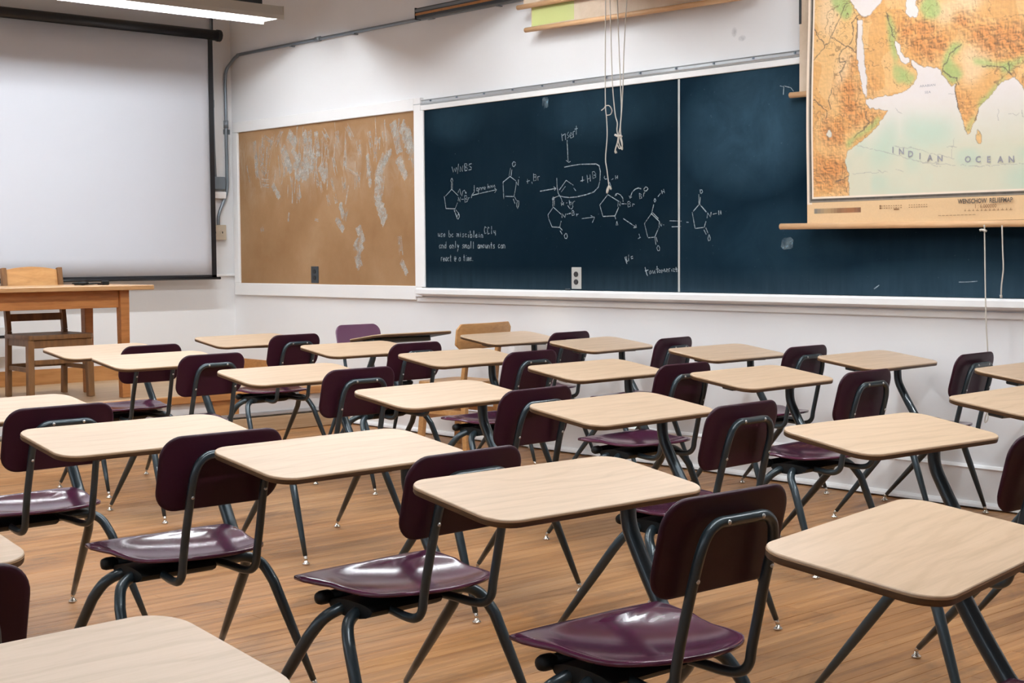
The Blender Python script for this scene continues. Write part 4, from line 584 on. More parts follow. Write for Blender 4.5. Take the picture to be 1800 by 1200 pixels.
def vnoise(s):
    gy=rs.rand(int(2.0/s)+4,int(2.0/s)+4); a=(YY-MY0)/s; b=(ZZ-MZ0)/s; i=a.astype(int); j=b.astype(int); u=a-i; v=b-j; u=u*u*(3-2*u); v=v*v*(3-2*v)
    return (gy[j,i]*(1-u)+gy[j,i+1]*u)*(1-v)+(gy[j+1,i]*(1-u)+gy[j+1,i+1]*u)*v
n1,n2,n3=vnoise(0.03),vnoise(0.012),vnoise(0.10)
YYw=YY+(vnoise(0.018)-0.5)*0.012; ZZw=ZZ+(vnoise(0.018)-0.5)*0.012
def lin(r,g,b): 
    f=lambda c:(c/255/12.92 if c<10 else ((c/255+0.055)/1.055)**2.4)
    return np.array([f(r),f(g),f(b)])
C=np.zeros(YY.shape+(4,)); C[...,:3]=lin(228,182,122); C[...,3]=0.18
def put(mask,col,a=None,k=1.0):
    C[mask,:3]=C[mask,:3]*(1-k)+col*k
    if a is not None: C[mask,3]=a
hi=(n3>0.55); put(hi,lin(216,158,92),0.3,0.7)
def blur(m,r):
    a=m.astype(float)
    for ax in (0,1):
        for _ in range(2):
            c=np.cumsum(np.pad(a,[(r+1,r) if k==ax else (0,0) for k in (0,1)],mode='edge'),axis=ax)
            a=(np.take(c,range(2*r+1,c.shape[ax]),axis=ax)-np.take(c,range(0,c.shape[ax]-2*r-1),axis=ax))/(2*r+1)
    return a
def blend(k,col): 
    k=np.clip(k,0,1)[...,None]; C[...,:3]=C[...,:3]*(1-k)+col*k
for p in MAPD['pale']: blend(blur(inside(p),9)*0.9,lin(234,202,160))
Hh=np.zeros(YY.shape)
for s_,w_ in ((0.045,0.7),(0.024,0.9),(0.013,0.75),(0.0075,0.5)): Hh+=w_*(1-np.abs(vnoise(s_)*2-1))
mk=np.zeros(YY.shape)
for p in MAPD['mtn']: mk=np.maximum(mk,blur(inside(p),10))
mk=np.clip(mk*1.15*(0.55+0.6*n1),0,1)
blend(mk*0.92,lin(192,124,66))
for p in MAPD['green']: blend(blur(inside(p)&(n2>0.12),3)*0.85,lin(150,184,112))
seam=np.zeros(YY.shape,bool)
for p in MAPD['sea']: seam|=inside(p)
for p in MAPD['isl']: seam&=~inside(p)
sh=(Hh-np.roll(Hh,(2,-2),(0,1)))*(0.14+0.95*mk)*0.85
C[...,:3]*=np.clip(1+sh,0.42,1.35)[...,None]
for s_ in (0.16,0.09):
    q_=np.abs(vnoise(s_)+0.25*vnoise(0.02)-0.62)
    blend((q_<0.010)*0.55,lin(96,66,50))
low=np.clip((2.02-ZZ)/0.28,0,1)[...,None]
seacol=lin(226,218,216)*(1-low)+lin(210,208,186)*low
C[seam,:3]=seacol[seam]; C[...,3]=np.where(seam,0.0,0.12)
tk=np.zeros(YY.shape)
for p in MAPD['teal']: tk=np.maximum(tk,blur(inside(p),12))
tk=np.maximum(tk,np.clip((n3-0.45)*3,0,1)*np.clip((1.90-ZZ)/0.15,0,1)*0.7)
k_=(tk*0.75*seam)[...,None]; C[...,:3]=C[...,:3]*(1-k_)+lin(180,206,188)*k_
def line(pl,w,col,k=0.8):
    for a,b in zip(pl[:-1],pl[1:]):
        a=np.array(a);b=np.array(b); d=b-a; L=d@d+1e-12
        t=np.clip(((YYw-a[0])*d[0]+(ZZw-a[1])*d[1])/L,0,1); q=(YYw-a[0]-d[0]*t)**2+(ZZw-a[1]-d[1]*t)**2
        put(q<w*w,col,0.1,k)
ed=seam^np.roll(seam,1,0)|(seam^np.roll(seam,1,1)); put(ed,lin(105,100,95),0.0,0.55)
for p in MAPD['rivers']: line(p,0.0030,lin(70,62,60),0.75)
for p in MAPD['seal']: line(p,0.0017,lin(150,152,155),0.5)
# printed border and margins
BL=4.612; BZ=1.527
out=(YY>BL)|(ZZ<BZ); put(out,lin(226,190,146),0.10)
put((YY>BL)&(ZZ>1.50),lin(232,214,196),0.05)
def band(d0,d1,col):
    e=np.maximum(YY-BL,BZ-ZZ); put((e>d0)&(e<=d1)&(YY<BL+d1)&(ZZ>BZ-d1),col,0.0)
band(-0.010,0.0,lin(236,220,204)); band(0.0,0.011,lin(30,33,38)); band(0.011,0.014,lin(150,140,130)); band(0.014,0.018,lin(60,60,62))
q=(YY<4.60)&(YY>4.316)&(ZZ>1.452)&(ZZ<1.478); t=np.clip((4.60-YY)/0.284,0,1)
st=np.floor(t*14)/14
C[q,:3]=np.array([np.interp(st[q],[0,0.25,0.5,0.75,1],[a,b,c,d,e]) for a,b,c,d,e in zip(lin(110,105,98),lin(172,140,100),lin(120,80,50),lin(150,92,52),lin(86,46,30))]).T; C[q,3]=0
vs=np.stack([XX,YY-3.9,ZZ-1.38],-1).reshape(-1,3)
idx=(np.arange(NZ)[:,None]*(NY+1)+np.arange(NY)[None,:]).ravel()
fs=np.stack([idx,idx+1,idx+NY+2,idx+NY+1],-1)
me=bpy.data.meshes.new('map_sheet'); me.vertices.add(len(vs)); me.vertices.foreach_set('co',vs.ravel()); me.loops.add(fs.size); me.loops.foreach_set('vertex_index',fs.ravel().astype(np.int32)); me.polygons.add(len(fs)); me.polygons.foreach_set('loop_start',np.arange(0,fs.size,4,dtype=np.int32)); me.polygons.foreach_set('use_smooth',np.ones(len(fs),bool)); me.update(calc_edges=True); me.validate()
at=me.attributes.new('ink','FLOAT_COLOR','POINT'); at.data.foreach_set('color',C.reshape(-1).astype(np.float32)); me.materials.append(M['map_print'])
ms=bpy.data.objects.new('map_sheet',me); COL.objects.link(ms); ms.parent=mp
MB().tube([(0.0,4.812-3.9,1.3885-1.38),(0.0,2.86-3.9,1.372-1.38)],0.0165,12).build('bottom_rod',M['dowel_wood'],mp)
MB().tube([(0.012,4.78-3.9,MZ1+0.02-1.38),(0.012,2.86-3.9,MZ1+0.02-1.38)],0.030,12).build('roller',M['dowel_wood'],mp)
for y in (4.6,3.1): MB().box(0.0,0.155,y-3.9-0.01,y-3.9+0.01,MZ1+0.04-1.38,MZ1+0.06-1.38).build('bracket',M['dark_metal'],mp)
def text(s,y,z,size,m,parent,x,name='lettering',ang=0.0,sx=1.0,bold=False):
    c=bpy.data.curves.new(name,'FONT'); c.body=s; c.size=size; c.align_x='CENTER'; c.align_y='CENTER'; c.fill_mode='FRONT'; c.resolution_u=2
    if bold: c.offset=size*0.022
    hw=len(s)*size*0.35; x=min(wv(y+3.9+hw*q/4,z+1.38) for q in range(-4,5))-0.0025
    t=bpy.data.objects.new(name,c); COL.objects.link(t); dg=bpy.context.evaluated_depsgraph_get()
    me=bpy.data.meshes.new_from_object(t.evaluated_get(dg)); bpy.data.objects.remove(t); me.materials.clear(); me.materials.append(m)
    o=bpy.data.objects.new(name,me); COL.objects.link(o); o.parent=parent
    # text reads along -Y, up Z, facing -X
    o.matrix_local=Matrix(((0,0,-1,x),(-sx*math.cos(ang),math.sin(ang),0,y),(sx*math.sin(ang),math.cos(ang),0,z),(0,0,0,1)))
    return o
MX=lambda y,z: wv(y,z)-0.0022
for c,y,z in MAPD['let']: text(c,y-3.9,z-1.38,0.042,M['print_grey'],mp,MX(y,z),bold=True)
for c,y,z in MAPD['small']: text(c,y-3.9,z-1.38,0.016,M['print_grey'],mp,MX(y,z),sx=1.3)
text('WENSCHOW  RELIEFMAP',3.622-3.9,1.4868-1.38,0.031,M['print_dark'],mp,MX(3.62,1.487)-0.001,bold=True,sx=0.80)
text('1 : 6.000000',3.62-3.9,1.4615-1.38,0.027,M['print_brown'],mp,MX(3.62,1.46)-0.001,sx=0.85)
pr=MB()
def tick(y,z,w,h): x=MX(y,z)-0.0005; pr.add([(x,y-3.9-w/2,z-1.38-h/2),(x,y-3.9+w/2,z-1.38-h/2),(x,y-3.9+w/2,z-1.38+h/2),(x,y-3.9-w/2,z-1.38+h/2)],[(0,1,2,3)])
rnd=random.Random(8)
for r_ in range(2):
    for cx,n in ((4.19,9),(4.03,8)):
        for k in range(n): tick(cx-k*0.014,1.479-r_*0.011,0.009*rnd.uniform(0.5,1.1),0.003)
for k in range(12): tick(3.725-k*0.021,1.4425,0.016 if k%2 else 0.010,0.002)
for k in range(12): tick(3.725-k*0.021,1.4455,0.002,0.010)
tick(4.20,1.4795,0.009,0.008); tick(4.20,1.4685,0.009,0.008); tick(4.105,1.461,0.03,0.006)
for k in range(10): tick(3.86-k*0.02,1.4235+0.0*k,0.016,0.002)
tag(pr.build('legend_print',M['print_brown'],mp),kind='stuff')
# second map behind it
m2=empty('wall_map',(6.375,3.95,2.09)); tag(m2,'aged tan wall map half hidden behind the big relief map, its wooden rod showing','map')
vs,fs=sheet(-0.80,0.800,-0.0,0.86,0,24,10,lambda y,z:0.012*math.sin(y*4)+0.0)
vs=[(x,y-(0.03*(1-z/0.2) if (z<0.2 and y>0.6) else 0)*0.0,z) for x,y,z in vs]
MB().add(vs,fs,True).build('map_sheet',M['aged_map'],m2)
MB().box(-0.006,-0.002,0.788,0.801,0.36,0.86).build('border',M['black_line'],m2)
MB().tube([(0,0.86,-0.006),(0,-0.92,-0.03)],0.0155,12).build('bottom_rod',M['dowel_wood'],m2)
MB().tube([(0,0.84,0.88),(0,-0.9,0.88)],0.026,12).build('roller',M['dowel_wood'],m2)
for y in (0.7,-0.7): MB().box(0.0,0.08,y-0.01,y+0.01,0.895,0.912).build('bracket',M['dark_metal'],m2)
# rolled-up maps above the left board
def rolled(y0,z0,x,y1,dz,h,label,green):
    t=empty('rolled_map',(x,y0,z0)); tag(t,label,'map','rolled maps above the chalkboard')
    L=y0-y1
    vs,fs=sheet(-L+0.05,-0.055,0.0,h,0.0,20,4,lambda y,z:0.004*math.sin(y*5))
    s=MB().add(vs,fs,True).build('map_sheet',M['aged_map'],t)
    if green:
        vs,fs=sheet(-0.44,-0.062,0.015,h*0.92,-0.0012,8,4,lambda y,z:0.004*math.sin(y*5))
        tag(MB().add(vs,fs,True).build('map_print',M['map_green'],t),'yellow-green printed corner')
    MB().tube([(0,0,0),(0,-L*0.5,-dz*0.5),(0,-L,-dz)],0.0155,12).build('bottom_rod',M['dowel_wood'],t)
    MB().tube([(0.0,-0.02,h+0.02),(0.0,-L,h+0.02)],0.022,14).build('roller',M['dowel_wood'],t)
    for y in (-0.15,-L+0.15): MB().box(-0.01,XW-x-0.001,y-0.01,y+0.01,h+0.045,h+0.06).build('bracket',M['dark_metal'],t)
    return t
rolled(6.85,2.662,6.352,5.05,0.026,0.27,'rolled wall map with a yellow-green corner above the chalkboard, lower of two',True)
rolled(6.88,2.802,6.315,5.05,0.020,0.24,'rolled tan wall map hanging higher and in front of the yellow-green one',False)
rc=empty('map_case',(6.40,7.98,2.905)); tag(rc,'long dark metal map case with brown stripe high on the right wall','map case')
MB().box(-0.03,0.016,-1.02,0,-0.035,0.04).build('body',M['dark_metal'],rc,bevel=0.006)
MB().box(-0.034,-0.029,-1.018,-0.002,-0.012,0.004).build('stripe',M['trim_wood'],rc); MB().box(-0.036,-0.029,-1.018,-0.002,0.012,0.030).build('stripe',M['galv'],rc)
MB().box(-0.034,0.016,0.0,0.006,-0.038,0.043).build('end_cap',M['black_paint'],rc)
for y in (-0.12,-0.9): MB().box(0.016,0.0545,y-0.015,y+0.015,0.012,0.03).build('bracket',M['dark_metal'],rc)
# pull cords
def cord(pts,label,extra=(),r=0.0035,x=6.30):
    mb=MB(); o=Vector((x,pts[0][0],pts[0][1]))
    f=lambda L:[Vector((0.0,p[0],p[1]))+Vector((x,0,0))-o+Vector((0.004*math.sin(i*1.7),0,0)) for i,p in enumerate(L)]
    t=mb.tube(smooth_path(f(pts),4),r,6).build('pull_cord',M['cord'],None,loc=o); tag(t,label,'cord')
    for e in extra:
        nm,L,rr=e
        MB().tube(smooth_path(f(L),4),rr,6).build(nm,M['cord'],t)
    return t
cord([(6.0869, 2.9406), (6.0855, 2.7421), (6.0848, 2.4104), (6.0813, 2.1311), (6.0779, 2.0516), (6.0747, 1.9456), (6.0828, 1.8136), (6.072, 1.7494), (6.0613, 1.6481)],'long white pull cord with a small loop hanging over the chalkboard',[('loop', [(6.1185, 2.0997), (6.0999, 2.1114), (6.0813, 2.1232), (6.0481, 2.1206), (6.0335, 2.0931), (6.0483, 2.0705), (6.0742, 2.0672)], 0.003), ('knot', [(6.0576, 1.6532), (6.0762, 1.6327), (6.0726, 1.6113), (6.0502, 1.6477), (6.0429, 1.6315)], 0.0055)],x=6.283)
cord([(6.0452, 2.9344), (6.0419, 2.7364), (6.026, 2.4263), (6.0154, 2.2399), (6.0007, 2.0722), (5.9842, 2.0185), (5.9814, 1.9764), (5.9757, 1.9445)],'bundle of white pull cords tied in a knot, hanging before the chalkboard',[('strand', [(5.981, 2.9249), (5.9819, 2.7285), (5.9632, 2.4197), (5.9511, 2.2341), (5.9498, 2.0945), (5.9595, 2.0011), (5.9648, 1.9543), (5.9686, 1.9073), (5.96, 1.8753), (5.9434, 1.8586), (5.9383, 1.8793), (5.9541, 1.9169), (5.9685, 1.9388)], 0.0035), ('strand', [(5.9039, 2.9135), (5.907, 2.7186), (5.9116, 2.6075), (5.9235, 2.4155), (5.9369, 2.2329), (5.9476, 2.0943), (5.9523, 2.0006), (5.9503, 1.9428), (5.9433, 1.8848), (5.9651, 1.8651), (5.976, 1.8868)], 0.0035), ('knot', [(6.0012, 1.9488), (5.983, 1.9397), (5.9612, 1.9409), (5.9431, 1.9345)], 0.007), ('tail', [(5.9721, 1.939), (5.9832, 1.9029), (5.9943, 1.8668), (5.9965, 1.8459)], 0.0045), ('tassel', [(5.9965, 1.8538), (5.9951, 1.8405)], 0.008)],x=6.275)
cord([(3.6076, 1.3712), (3.6073, 1.3472), (3.5988, 1.1472), (3.5901, 0.9335), (3.5822, 0.773), (3.5764, 0.5585), (3.5785, 0.4991)],'white pull cord hanging from the relief map down to chair height',[('knot', [(3.6308, 1.3476), (3.619, 1.3501), (3.5955, 1.3444)], 0.006), ('loop', [(3.5785, 0.4991), (3.5928, 0.4684), (3.5896, 0.4443), (3.5751, 0.4617), (3.5755, 0.4939)], 0.0028)],x=6.267)
cord([(3.5119, 1.3693), (3.5089, 1.2533), (3.502, 1.1688), (3.5081, 1.0947), (3.5132, 1.0444)],'short white pull cord with a bead below the right part of the relief map',[('bead', [(3.5132, 1.047), (3.513, 1.0338)], 0.006)],x=6.259)
# ------------------------------------------------------------------ student desk
TW,TD,TR,TILT=0.633,0.328,0.062,0.1423
def tl(p,dz=0.0):   # desktop frame -> desk frame
    x,y,z=p; c,s=math.cos(TILT),math.sin(TILT)
    return (x,y*c-z*s,0.74+y*s+z*c)
def make_desk():
    root=empty('student_desk',(0,0,0))
    ring=lambda i,z,n=9:[tl((x,y,z)) for x,y in rrect(TW-2*i,TD-2*i,TR-i,n)]
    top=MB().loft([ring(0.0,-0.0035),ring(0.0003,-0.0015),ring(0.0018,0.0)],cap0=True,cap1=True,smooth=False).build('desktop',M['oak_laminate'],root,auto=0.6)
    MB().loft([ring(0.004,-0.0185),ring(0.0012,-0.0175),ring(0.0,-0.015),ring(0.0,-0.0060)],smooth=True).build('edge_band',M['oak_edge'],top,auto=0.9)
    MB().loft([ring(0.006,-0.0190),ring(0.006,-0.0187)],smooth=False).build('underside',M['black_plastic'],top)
    MB().loft([ring(-0.0006,-0.0062),ring(-0.0008,-0.005),ring(-0.0004,-0.0037)],cap0=False,cap1=False).build('edge_lip',M['oak_lip'],top)
    # steel channel under the top and the bent post
    br=MB()
    def prism(poly,z0,z1): br.loft([[tl((x,y,z0)) for x,y in poly],[tl((x,y,z1)) for x,y in poly]],smooth=False)
    prism([(-0.20,0.00),(0.27,-0.055),(0.285,0.02),(0.285,0.085),(0.23,0.10),(-0.20,0.055)],-0.050,-0.019)
    br.build('desktop_bracket',M['gunmetal'],root,bevel=0.004)
    MB().tube(smooth_path([(0.25,0.040,0.715),(0.25,0.040,0.66),(0.25,0.034,0.612),(0.251,0.008,0.560),(0.250,-0.035,0.49),(0.246,-0.085,0.425),(0.225,-0.160,0.400),(0.15,-0.235,0.398)],5),0.0192,12).build('desk_post',M['gunmetal'],root)
    # seat shell
    out=[]
    W0,W1=0.232,0.194; yf,yr=-0.080,-0.45
    pts=[]
    N=12
    # front edge right->left with slight bow
    pts+=[(W0-0.010-(2*W0-0.02)*k/N, yf+0.012*math.sin(PI*k/N)) for k in range(N+1)]
    # left side down to rear curve, superellipse rear, right side up
    for k in range(1,6): t=k/6; pts.append((-(W0+(W1-W0)*t**0.8)-0.004*math.sin(PI*t),yf-0.012-(0.17)*t))
    M_=22
    for k in range(M_+1):
        a=PI+PI*k/M_; ca,sa=math.cos(a),math.sin(a); ex=2/2.25
        x=W1*math.copysign(abs(ca)**ex,ca); y=(yf-0.195)+0.178*math.copysign(abs(sa)**ex,sa); pts.append((x,y))
    for k in range(5,0,-1): t=k/6; pts.append(((W0+(W1-W0)*t**0.8)+0.004*math.sin(PI*t),yf-0.012-(0.17)*t))
    cx,cy=0.0,-0.255
    def hz(x,y,s):
        u=x/0.21; v=(y+0.255)/0.17
        dish=-0.026*max(0,1-(u*u*0.9+ (v+0.15)**2*0.8))**0.8
        rear=0.005*max(0,-v-0.55)/0.45; front=0.006*max(0,v-0.5)*abs(u)
        side=-0.004*max(0,abs(u)-0.75)
        lip=-0.004*max(0,(s-0.93)/0.07)**2
        return 0.460+dish+rear+front+side+lip
    def rg(s,dz): return [(cx+(x-cx)*s,cy+(y-cy)*s,hz(cx+(x-cx)*s,cy+(y-cy)*s,s)+dz) for x,y in pts]
    SS=[0.06,0.2,0.35,0.5,0.65,0.78,0.86,0.92,0.955,0.98,1.0]
    seat=MB().loft([rg(s,-0.009) for s in SS]+[rg(1.003,-0.0045)]+[rg(s,0.0) for s in reversed(SS)]).build('seat',M['maroon_plastic'],root)
    for p in seat.data.polygons: p.use_smooth=True
    # backrest shell
    bw,bh,brd=0.368,0.206,0.058; o2=rrect(bw,bh,brd,9)
    BX=-0.030
    def bp(x,h,off):   # x across, h up the panel, off forward(+)
        y=-0.498+0.22*(x-BX)*(x-BX); z=0.692; lean=0.24
        yy_=y+(-h)*math.sin(lean)+off*math.cos(lean); zz_=z+h*math.cos(lean)+off*math.sin(lean)
        return (x,yy_,zz_)
    def br_(s,off,roll=0): return [bp(BX+x*s,h*s,off) for x,h in o2]
    RR=[0.05,0.25,0.45,0.65,0.82,0.93,0.975]
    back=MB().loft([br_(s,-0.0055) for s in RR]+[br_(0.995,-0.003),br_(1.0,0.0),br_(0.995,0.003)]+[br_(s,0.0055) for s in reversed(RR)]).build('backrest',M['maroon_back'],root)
    for p in back.data.polygons: p.use_smooth=True
    # rear tube loop
    def yb(z): return -0.519-(z-0.66)*0.245
    half=[(0.085,-0.225,0.402),(0.098,-0.33,0.398),(0.106,-0.400,0.393),(0.110,-0.440,0.398),(0.112,-0.462,0.418),(0.112,yb(0.455)-0.001,0.455),(0.112,yb(0.52),0.52),(0.110,yb(0.60),0.60),(0.108,yb(0.675)-0.002,0.675),(0.096,yb(0.718)-0.001,0.718),(0.070,yb(0.738),0.738),(0.035,yb(0.740)-0.001,0.740),(0.0,yb(0.740)-0.001,0.740)]; LX=-0.022
    pth=[(LX-x,y,z) for x,y,z in half]+[(LX+x,y,z) for x,y,z in reversed(half[:-1])]
    loop=MB().tube(smooth_path(pth,4),0.0112,10).build('back_tube',M['gunmetal'],root)
    for x,z in ((LX-0.050,0.740),(LX+0.050,0.740),(LX-0.109,0.630),(LX+0.109,0.630)):
        y=yb(z); s=MB().lathe([(0.0,0),(0.0045,0.0005),(0.005,0.002),(0.005,0.02)],n=8).build('screw',M['screw'],loop); s.location=(x,y-0.0135,z); s.rotation_euler=(-PI/2,0,0)
    # under-seat frame: moulded block, cross tube with end knobs
    MB().loft([[(x,-0.255+0.085*math.cos(2*PI*k/16),0.402+(0.026 if math.sin(2*PI*k/16)<0 else 0.016)*math.sin(2*PI*k/16)) for k in range(16)] for x in (-0.185,-0.12,-0.04,0.04)],smooth=True).build('seat_bracket',M['black_plastic'],root,auto=0.8)
    ct=MB().tube([(-0.190,-0.160,0.412),(0.190,-0.160,0.412)],0.0145,10).build('cross_tube',M['black_plastic'],root)
    for s in (-1,1):
        k=MB().lathe([(0.004,-0.024),(0.014,-0.021),(0.018,-0.010),(0.018,0.010),(0.014,0.021),(0.004,0.024)],n=12).build('end_knob',M['black_plastic'],ct); k.location=(s*0.190,-0.160,0.412); k.rotation_euler=(0,PI/2,0)
    # four splayed tapered legs, each with a chrome glide
    for sx in (-1,1):
        for sy in (1,-1):
            X=lambda x:0.03+sx*x
            yt=-0.222 if sy>0 else -0.272
            fx,fy=0.288,((0.065 if sx<0 else 0.135) if sy>0 else (-0.430 if sx<0 else -0.390))
            k=1.0 if sx<0 else 0.73
            pts_=[(X(0.02),yt,0.398),(X(0.14*k),yt,0.398),(X(0.205*k),yt+sy*0.004,0.394),(X(0.252*k),yt+sy*0.022,0.372),(X(0.274*k),yt+sy*0.055,0.325)]
            sp=smooth_path(pts_,5); a=Vector(pts_[-1]); b_=Vector((X(fx),fy,0.035)); m=len(sp)
            path=sp+[a.lerp(b_,t) for t in (0.25,0.5,0.75,1.0)]; rad=[0.0152]*m+[0.0150,0.0135,0.0115,0.0090]
            lg=MB().tube(path,rad,12).build('leg',M['gunmetal'],root)
            d=(b_-a).normalized(); tip=b_+d*0.018
            gl=MB().tube([b_-d*0.004,b_+d*0.012,tip],[0.0078,0.0075,0.0065],10); gl.lathe([(0.013,0.0),(0.0155,0.002),(0.0150,0.006),(0.008,0.011),(0.005,0.020)],(tip.x,tip.y,0.0005),12)
            gl.build('foot_glide',M['chrome'],lg)
    return root
proto=make_desk()
DESKS=[(6.082,6.706,0.0700,'student desk with maroon seat, second from platform in row along the chalkboard wall'),
(5.995,5.839,0.1393,'student desk with maroon seat, third from platform in row along the chalkboard wall'),
(5.932,4.871,0.0257,'student desk with maroon seat, fourth from platform in row along the chalkboard wall'),
(5.992,3.996,0.0576,'student desk with maroon seat, fifth from platform in row along the chalkboard wall'),
(5.812,3.069,0.0350,'student desk with maroon seat, sixth from platform in row along the chalkboard wall'),
(4.855,7.748,0.0384,'student desk with maroon seat, first from platform in second row from chalkboard wall'),
(4.821,6.563,0.0387,'student desk with maroon seat, second from platform in second row from chalkboard wall'),
(4.758,5.616,0.0558,'student desk with maroon seat, third from platform in second row from chalkboard wall'),
(4.651,4.554,0.0421,'student desk with maroon seat, fourth from platform in second row from chalkboard wall'),
(4.843,3.788,0.0410,'student desk with maroon seat, fifth from platform in second row from chalkboard wall'),
(4.685,2.506,0.0350,'student desk with maroon seat, sixth from platform in second row from chalkboard wall'),
(3.761,7.467,0.0595,'student desk with maroon seat, first from platform in third row from chalkboard wall'),
(3.617,6.598,0.0381,'student desk with maroon seat, second from platform in third row from chalkboard wall'),
(3.585,5.362,0.0113,'student desk with maroon seat, third from platform in third row from chalkboard wall'),
(3.443,4.181,0.0654,'student desk with maroon seat, fourth from platform in third row from chalkboard wall'),
(3.537,3.346,0.0464,'student desk with maroon seat, fifth from platform in third row from chalkboard wall'),
(3.583,2.339,-0.0638,'student desk with maroon seat, sixth from platform in third row from chalkboard wall'),
(2.033,4.825,0.0200,'student desk with maroon seat, first from platform in fourth row from chalkboard wall'),
(2.047,3.853,-0.0141,'student desk with maroon seat, second from platform in fourth row from chalkboard wall'),
(2.235,3.121,0.0368,'student desk with maroon seat, third from platform in fourth row from chalkboard wall'),
(2.243,2.313,-0.0254,'student desk with maroon seat, fourth from platform in fourth row from chalkboard wall'),
(2.253,1.409,0.1650,'oak-topped student desk with bold grain, lower right, nearest in the fourth row'),
(0.793,2.653,0.0000,'oak-topped student desk at the left edge, just a desktop corner and maroon backrest'),
(0.685,1.629,0.0500,'oak-topped student desk nearest the camera, only its top showing at bottom left'),
(5.790,7.440,3.1416,'student desk turned to face the class, lighter maroon backrest, black desktop underside')]
for i,(x,y,a,lab) in enumerate(DESKS):
    o=proto if i==0 else copy_tree(proto)
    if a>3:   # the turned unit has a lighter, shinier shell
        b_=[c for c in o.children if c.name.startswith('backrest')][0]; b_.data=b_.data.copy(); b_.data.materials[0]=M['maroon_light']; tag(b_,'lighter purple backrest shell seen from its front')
    o.location=(x,y,0); o.rotation_euler=(0,0,a); tag(o,lab,'desk','student desks in the classroom')
# ------------------------------------------------------------------ teacher's table and chair on the platform
tb=empty('teacher_table',(4.035,9.375,ZD+0.001)); tag(tb,'brown wooden teacher table with square legs on the platform','table')
TH=0.762
MB().box(-0.95,0.875,-0.345,0.345,TH-0.032,TH).build('table_top',M['table_top_wood'],tb,bevel=0.004)
ap0,ap1=TH-0.150,TH-0.034
for (x0,x1,y0,y1) in ((-0.66,0.655,-0.255,-0.23),(-0.66,0.655,0.275,0.30),(-0.70,-0.675,-0.27,0.27),(0.665,0.69,-0.27,0.27)):
    MB().box(x0,x1,y0,y1,ap0,ap1).build('apron',M['table_wood'],tb,bevel=0.003)
for sx in (-0.69,0.69):
    for sy in (-0.245,0.29):
        MB().bar((sx,sy,TH-0.033),(sx,sy,0.0),0.066,0.066,up=(0,1,0),w2=0.058).build('leg',M['table_wood'],tb,bevel=0.003)
tc=empty('wooden_chair',(4.385,9.55,ZD+0.003),0.03); tag(tc,'dark brown wooden slat-back chair tucked behind the teacher table','chair')
w=0.205
for s in (-1,1):
    MB().bar((s*w,0.20,0.0),(s*w,0.175,0.45),0.034,0.040,up=(0,1,0)).bar((s*w,0.175,0.45),(s*w,0.235,0.88),0.034,0.036,up=(0,1,0)).build('back_post',M['chair_wood'],tc,bevel=0.003)
    MB().bar((s*0.218-0.016,-0.19,0.0),(s*0.210-0.012,-0.175,0.40),0.044,0.044,up=(0,1,0)).build('leg',M['chair_wood'],tc,bevel=0.004)
    MB().bar((s*w,0.17,0.20),(s*0.215-0.014,-0.17,0.20),0.018,0.03).build('stretcher',M['chair_wood'],tc)
    MB().box(s*w-0.012,s*w+0.012,-0.16,0.16,0.355,0.405).build('seat_rail',M['chair_wood'],tc)
MB().box(-w,w,0.165,0.19,0.195,0.225).build('stretcher',M['chair_wood'],tc); MB().box(-0.225,0.195,-0.19,-0.17,0.235,0.265).build('stretcher',M['chair_wood'],tc)
MB().box(-w,w,-0.195,-0.17,0.345,0.400).build('seat_rail',M['chair_wood'],tc,bevel=0.003)
vs=[];n=16
rings=[]
for z,k in ((0.402,1.0),(0.418,1.012),(0.432,1.0)):
    rings.append([(x*k,y*k+0.0,z-0.010*max(0,1-((x/0.19)**2+(y/0.19)**2))*(1 if z>0.43 else 0)) for x,y in rrect(0.46,0.42,0.04,5)])
inner=[(x*0.5,y*0.5,0.420) for x,y in rrect(0.46,0.42,0.04,5)]
MB().loft(rings+[inner]).build('seat',M['chair_wood'],tc,auto=0.6)
MB().loft([[(x,0.205+(z-0.6)*0.14+0.10*(x*x)-0.008*e,z) for z,e in ((zz0,1),(zz1,1),(zz1,-1),(zz0,-1))] for x,zz0,zz1 in [(-0.215+0.43*k/12,0.735,0.868+0.020*max(0,1-abs(k-6)/4.2)**0.35) for k in range(13)]],smooth=False).build('crest_rail',M['old_chair_wood'],tc)
MB().loft([[(x,0.198+(z-0.6)*0.14+0.06*(x*x)-0.008*e,z) for z,e in ((0.515,1),(0.565,1),(0.565,-1),(0.515,-1))] for x in [-w+2*w*k/8 for k in range(9)]],smooth=False).build('back_slat',M['chair_wood'],tc)
cbl=empty('cable',(4.60,9.32,ZD+TH)); tag(cbl,'small black cable with a plug lying on the teacher table','cable')
MB().tube(smooth_path([(-0.10,0.06,0.008),(-0.05,0.0,0.010),(-0.01,0.02,0.009),(0.03,-0.01,0.012),(0.08,0.01,0.008)],5),[0.006]*21,8).build('lead',M['black_plastic'],cbl)
MB().tube([(-0.12,0.05,0.014),(-0.07,0.0,0.014),(-0.03,0.0,0.013)],[0.005,0.013,0.010],8).build('grip',M['black_plastic'],cbl)
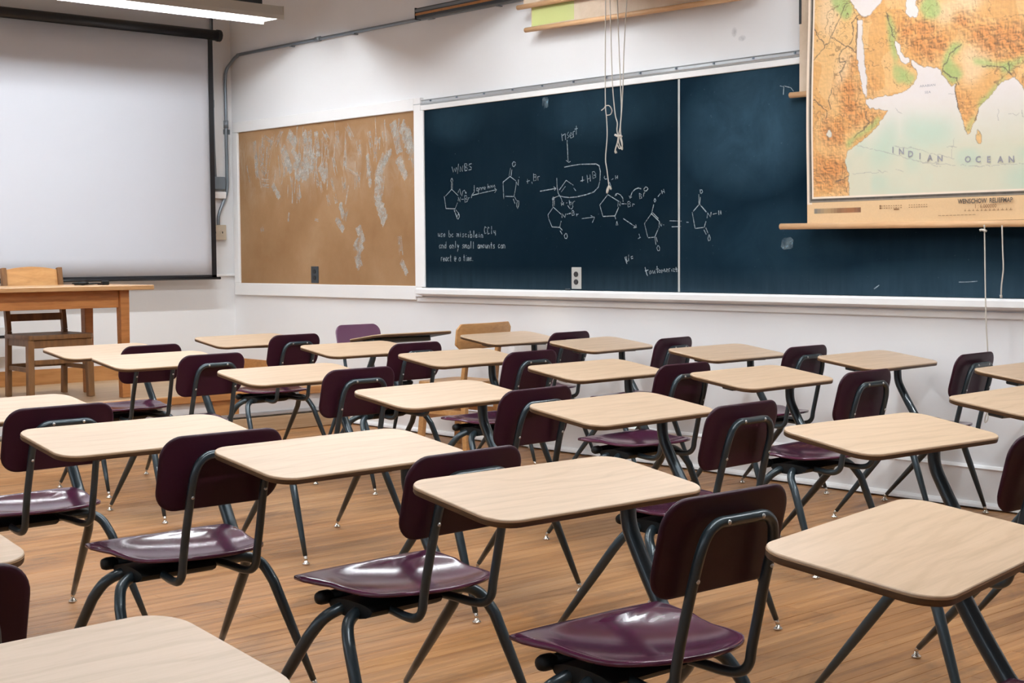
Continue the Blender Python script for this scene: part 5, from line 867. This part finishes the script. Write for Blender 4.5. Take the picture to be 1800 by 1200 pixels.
MB().box(0.075,0.125,-0.005,0.025,0.001,0.030).build('plug',M['black_plastic'],cbl,bevel=0.005); MB().box(0.045,0.075,0.0,0.016,0.002,0.014).build('collar',M['red_dot'],cbl,bevel=0.002)
# ------------------------------------------------------------------ old wooden classroom chair near the chalkboard wall
wc=empty('wooden_chair',(6.105,7.155,0),0.15); tag(wc,'honey-coloured wooden chair with curved back beside the chalkboard wall','chair')
WB=M['old_chair_wood']
for s in (-1,1):
    MB().bar((s*0.165,-0.13,0.0),(s*0.155,-0.10,0.44),0.036,0.036,up=(0,1,0)).bar((s*0.155,-0.10,0.44),(s*0.15,-0.152,0.795),0.034,0.030,up=(0,1,0)).build('back_post',WB,wc,bevel=0.003)
    MB().bar((s*0.185,0.25,0.0),(s*0.165,0.21,0.42),0.040,0.040,up=(0,1,0)).build('leg',WB,wc,bevel=0.004)
    MB().bar((s*0.16,-0.11,0.25),(s*0.175,0.22,0.25),0.020,0.030).build('stretcher',WB,wc)
MB().box(-0.165,0.165,0.212,0.234,0.20,0.235).build('stretcher',WB,wc); MB().box(-0.155,0.155,-0.125,-0.105,0.21,0.24).build('stretcher',WB,wc)
MB().box(-0.155,0.155,0.20,0.225,0.375,0.42).build('seat_rail',WB,wc); MB().box(-0.15,0.15,-0.12,-0.10,0.375,0.42).build('seat_rail',WB,wc)
o3=[(x*(1.0+0.10*(y/0.20)),y+0.065) for x,y in rrect(0.40,0.40,0.07,7)]
MB().loft([[(x*k,0.065+(y-0.065)*k,z) for x,y in o3] for k,z in ((0.97,0.421),(1.0,0.427),(1.0,0.438),(0.985,0.444),(0.8,0.441),(0.4,0.434),(0.05,0.433))]).build('seat',WB,wc,auto=0.7)
rg_=[]
for k in range(17):
    x=-0.265+0.53*k/16; yb_=-0.165+0.50*x*x; t=1-abs(x)/0.265; e=0.60+0.40*(1-(1-min(1,t*7))**2)**0.5
    h0=0.735-0.075*e; h1=0.735+0.085*e
    rg_.append([(x,yb_-0.008,h0),(x,yb_-0.020,h1),(x,yb_-0.006,h1),(x,yb_+0.006,h0)])
MB().loft(rg_,smooth=False).build('backrest',WB,wc,bevel=0.003)
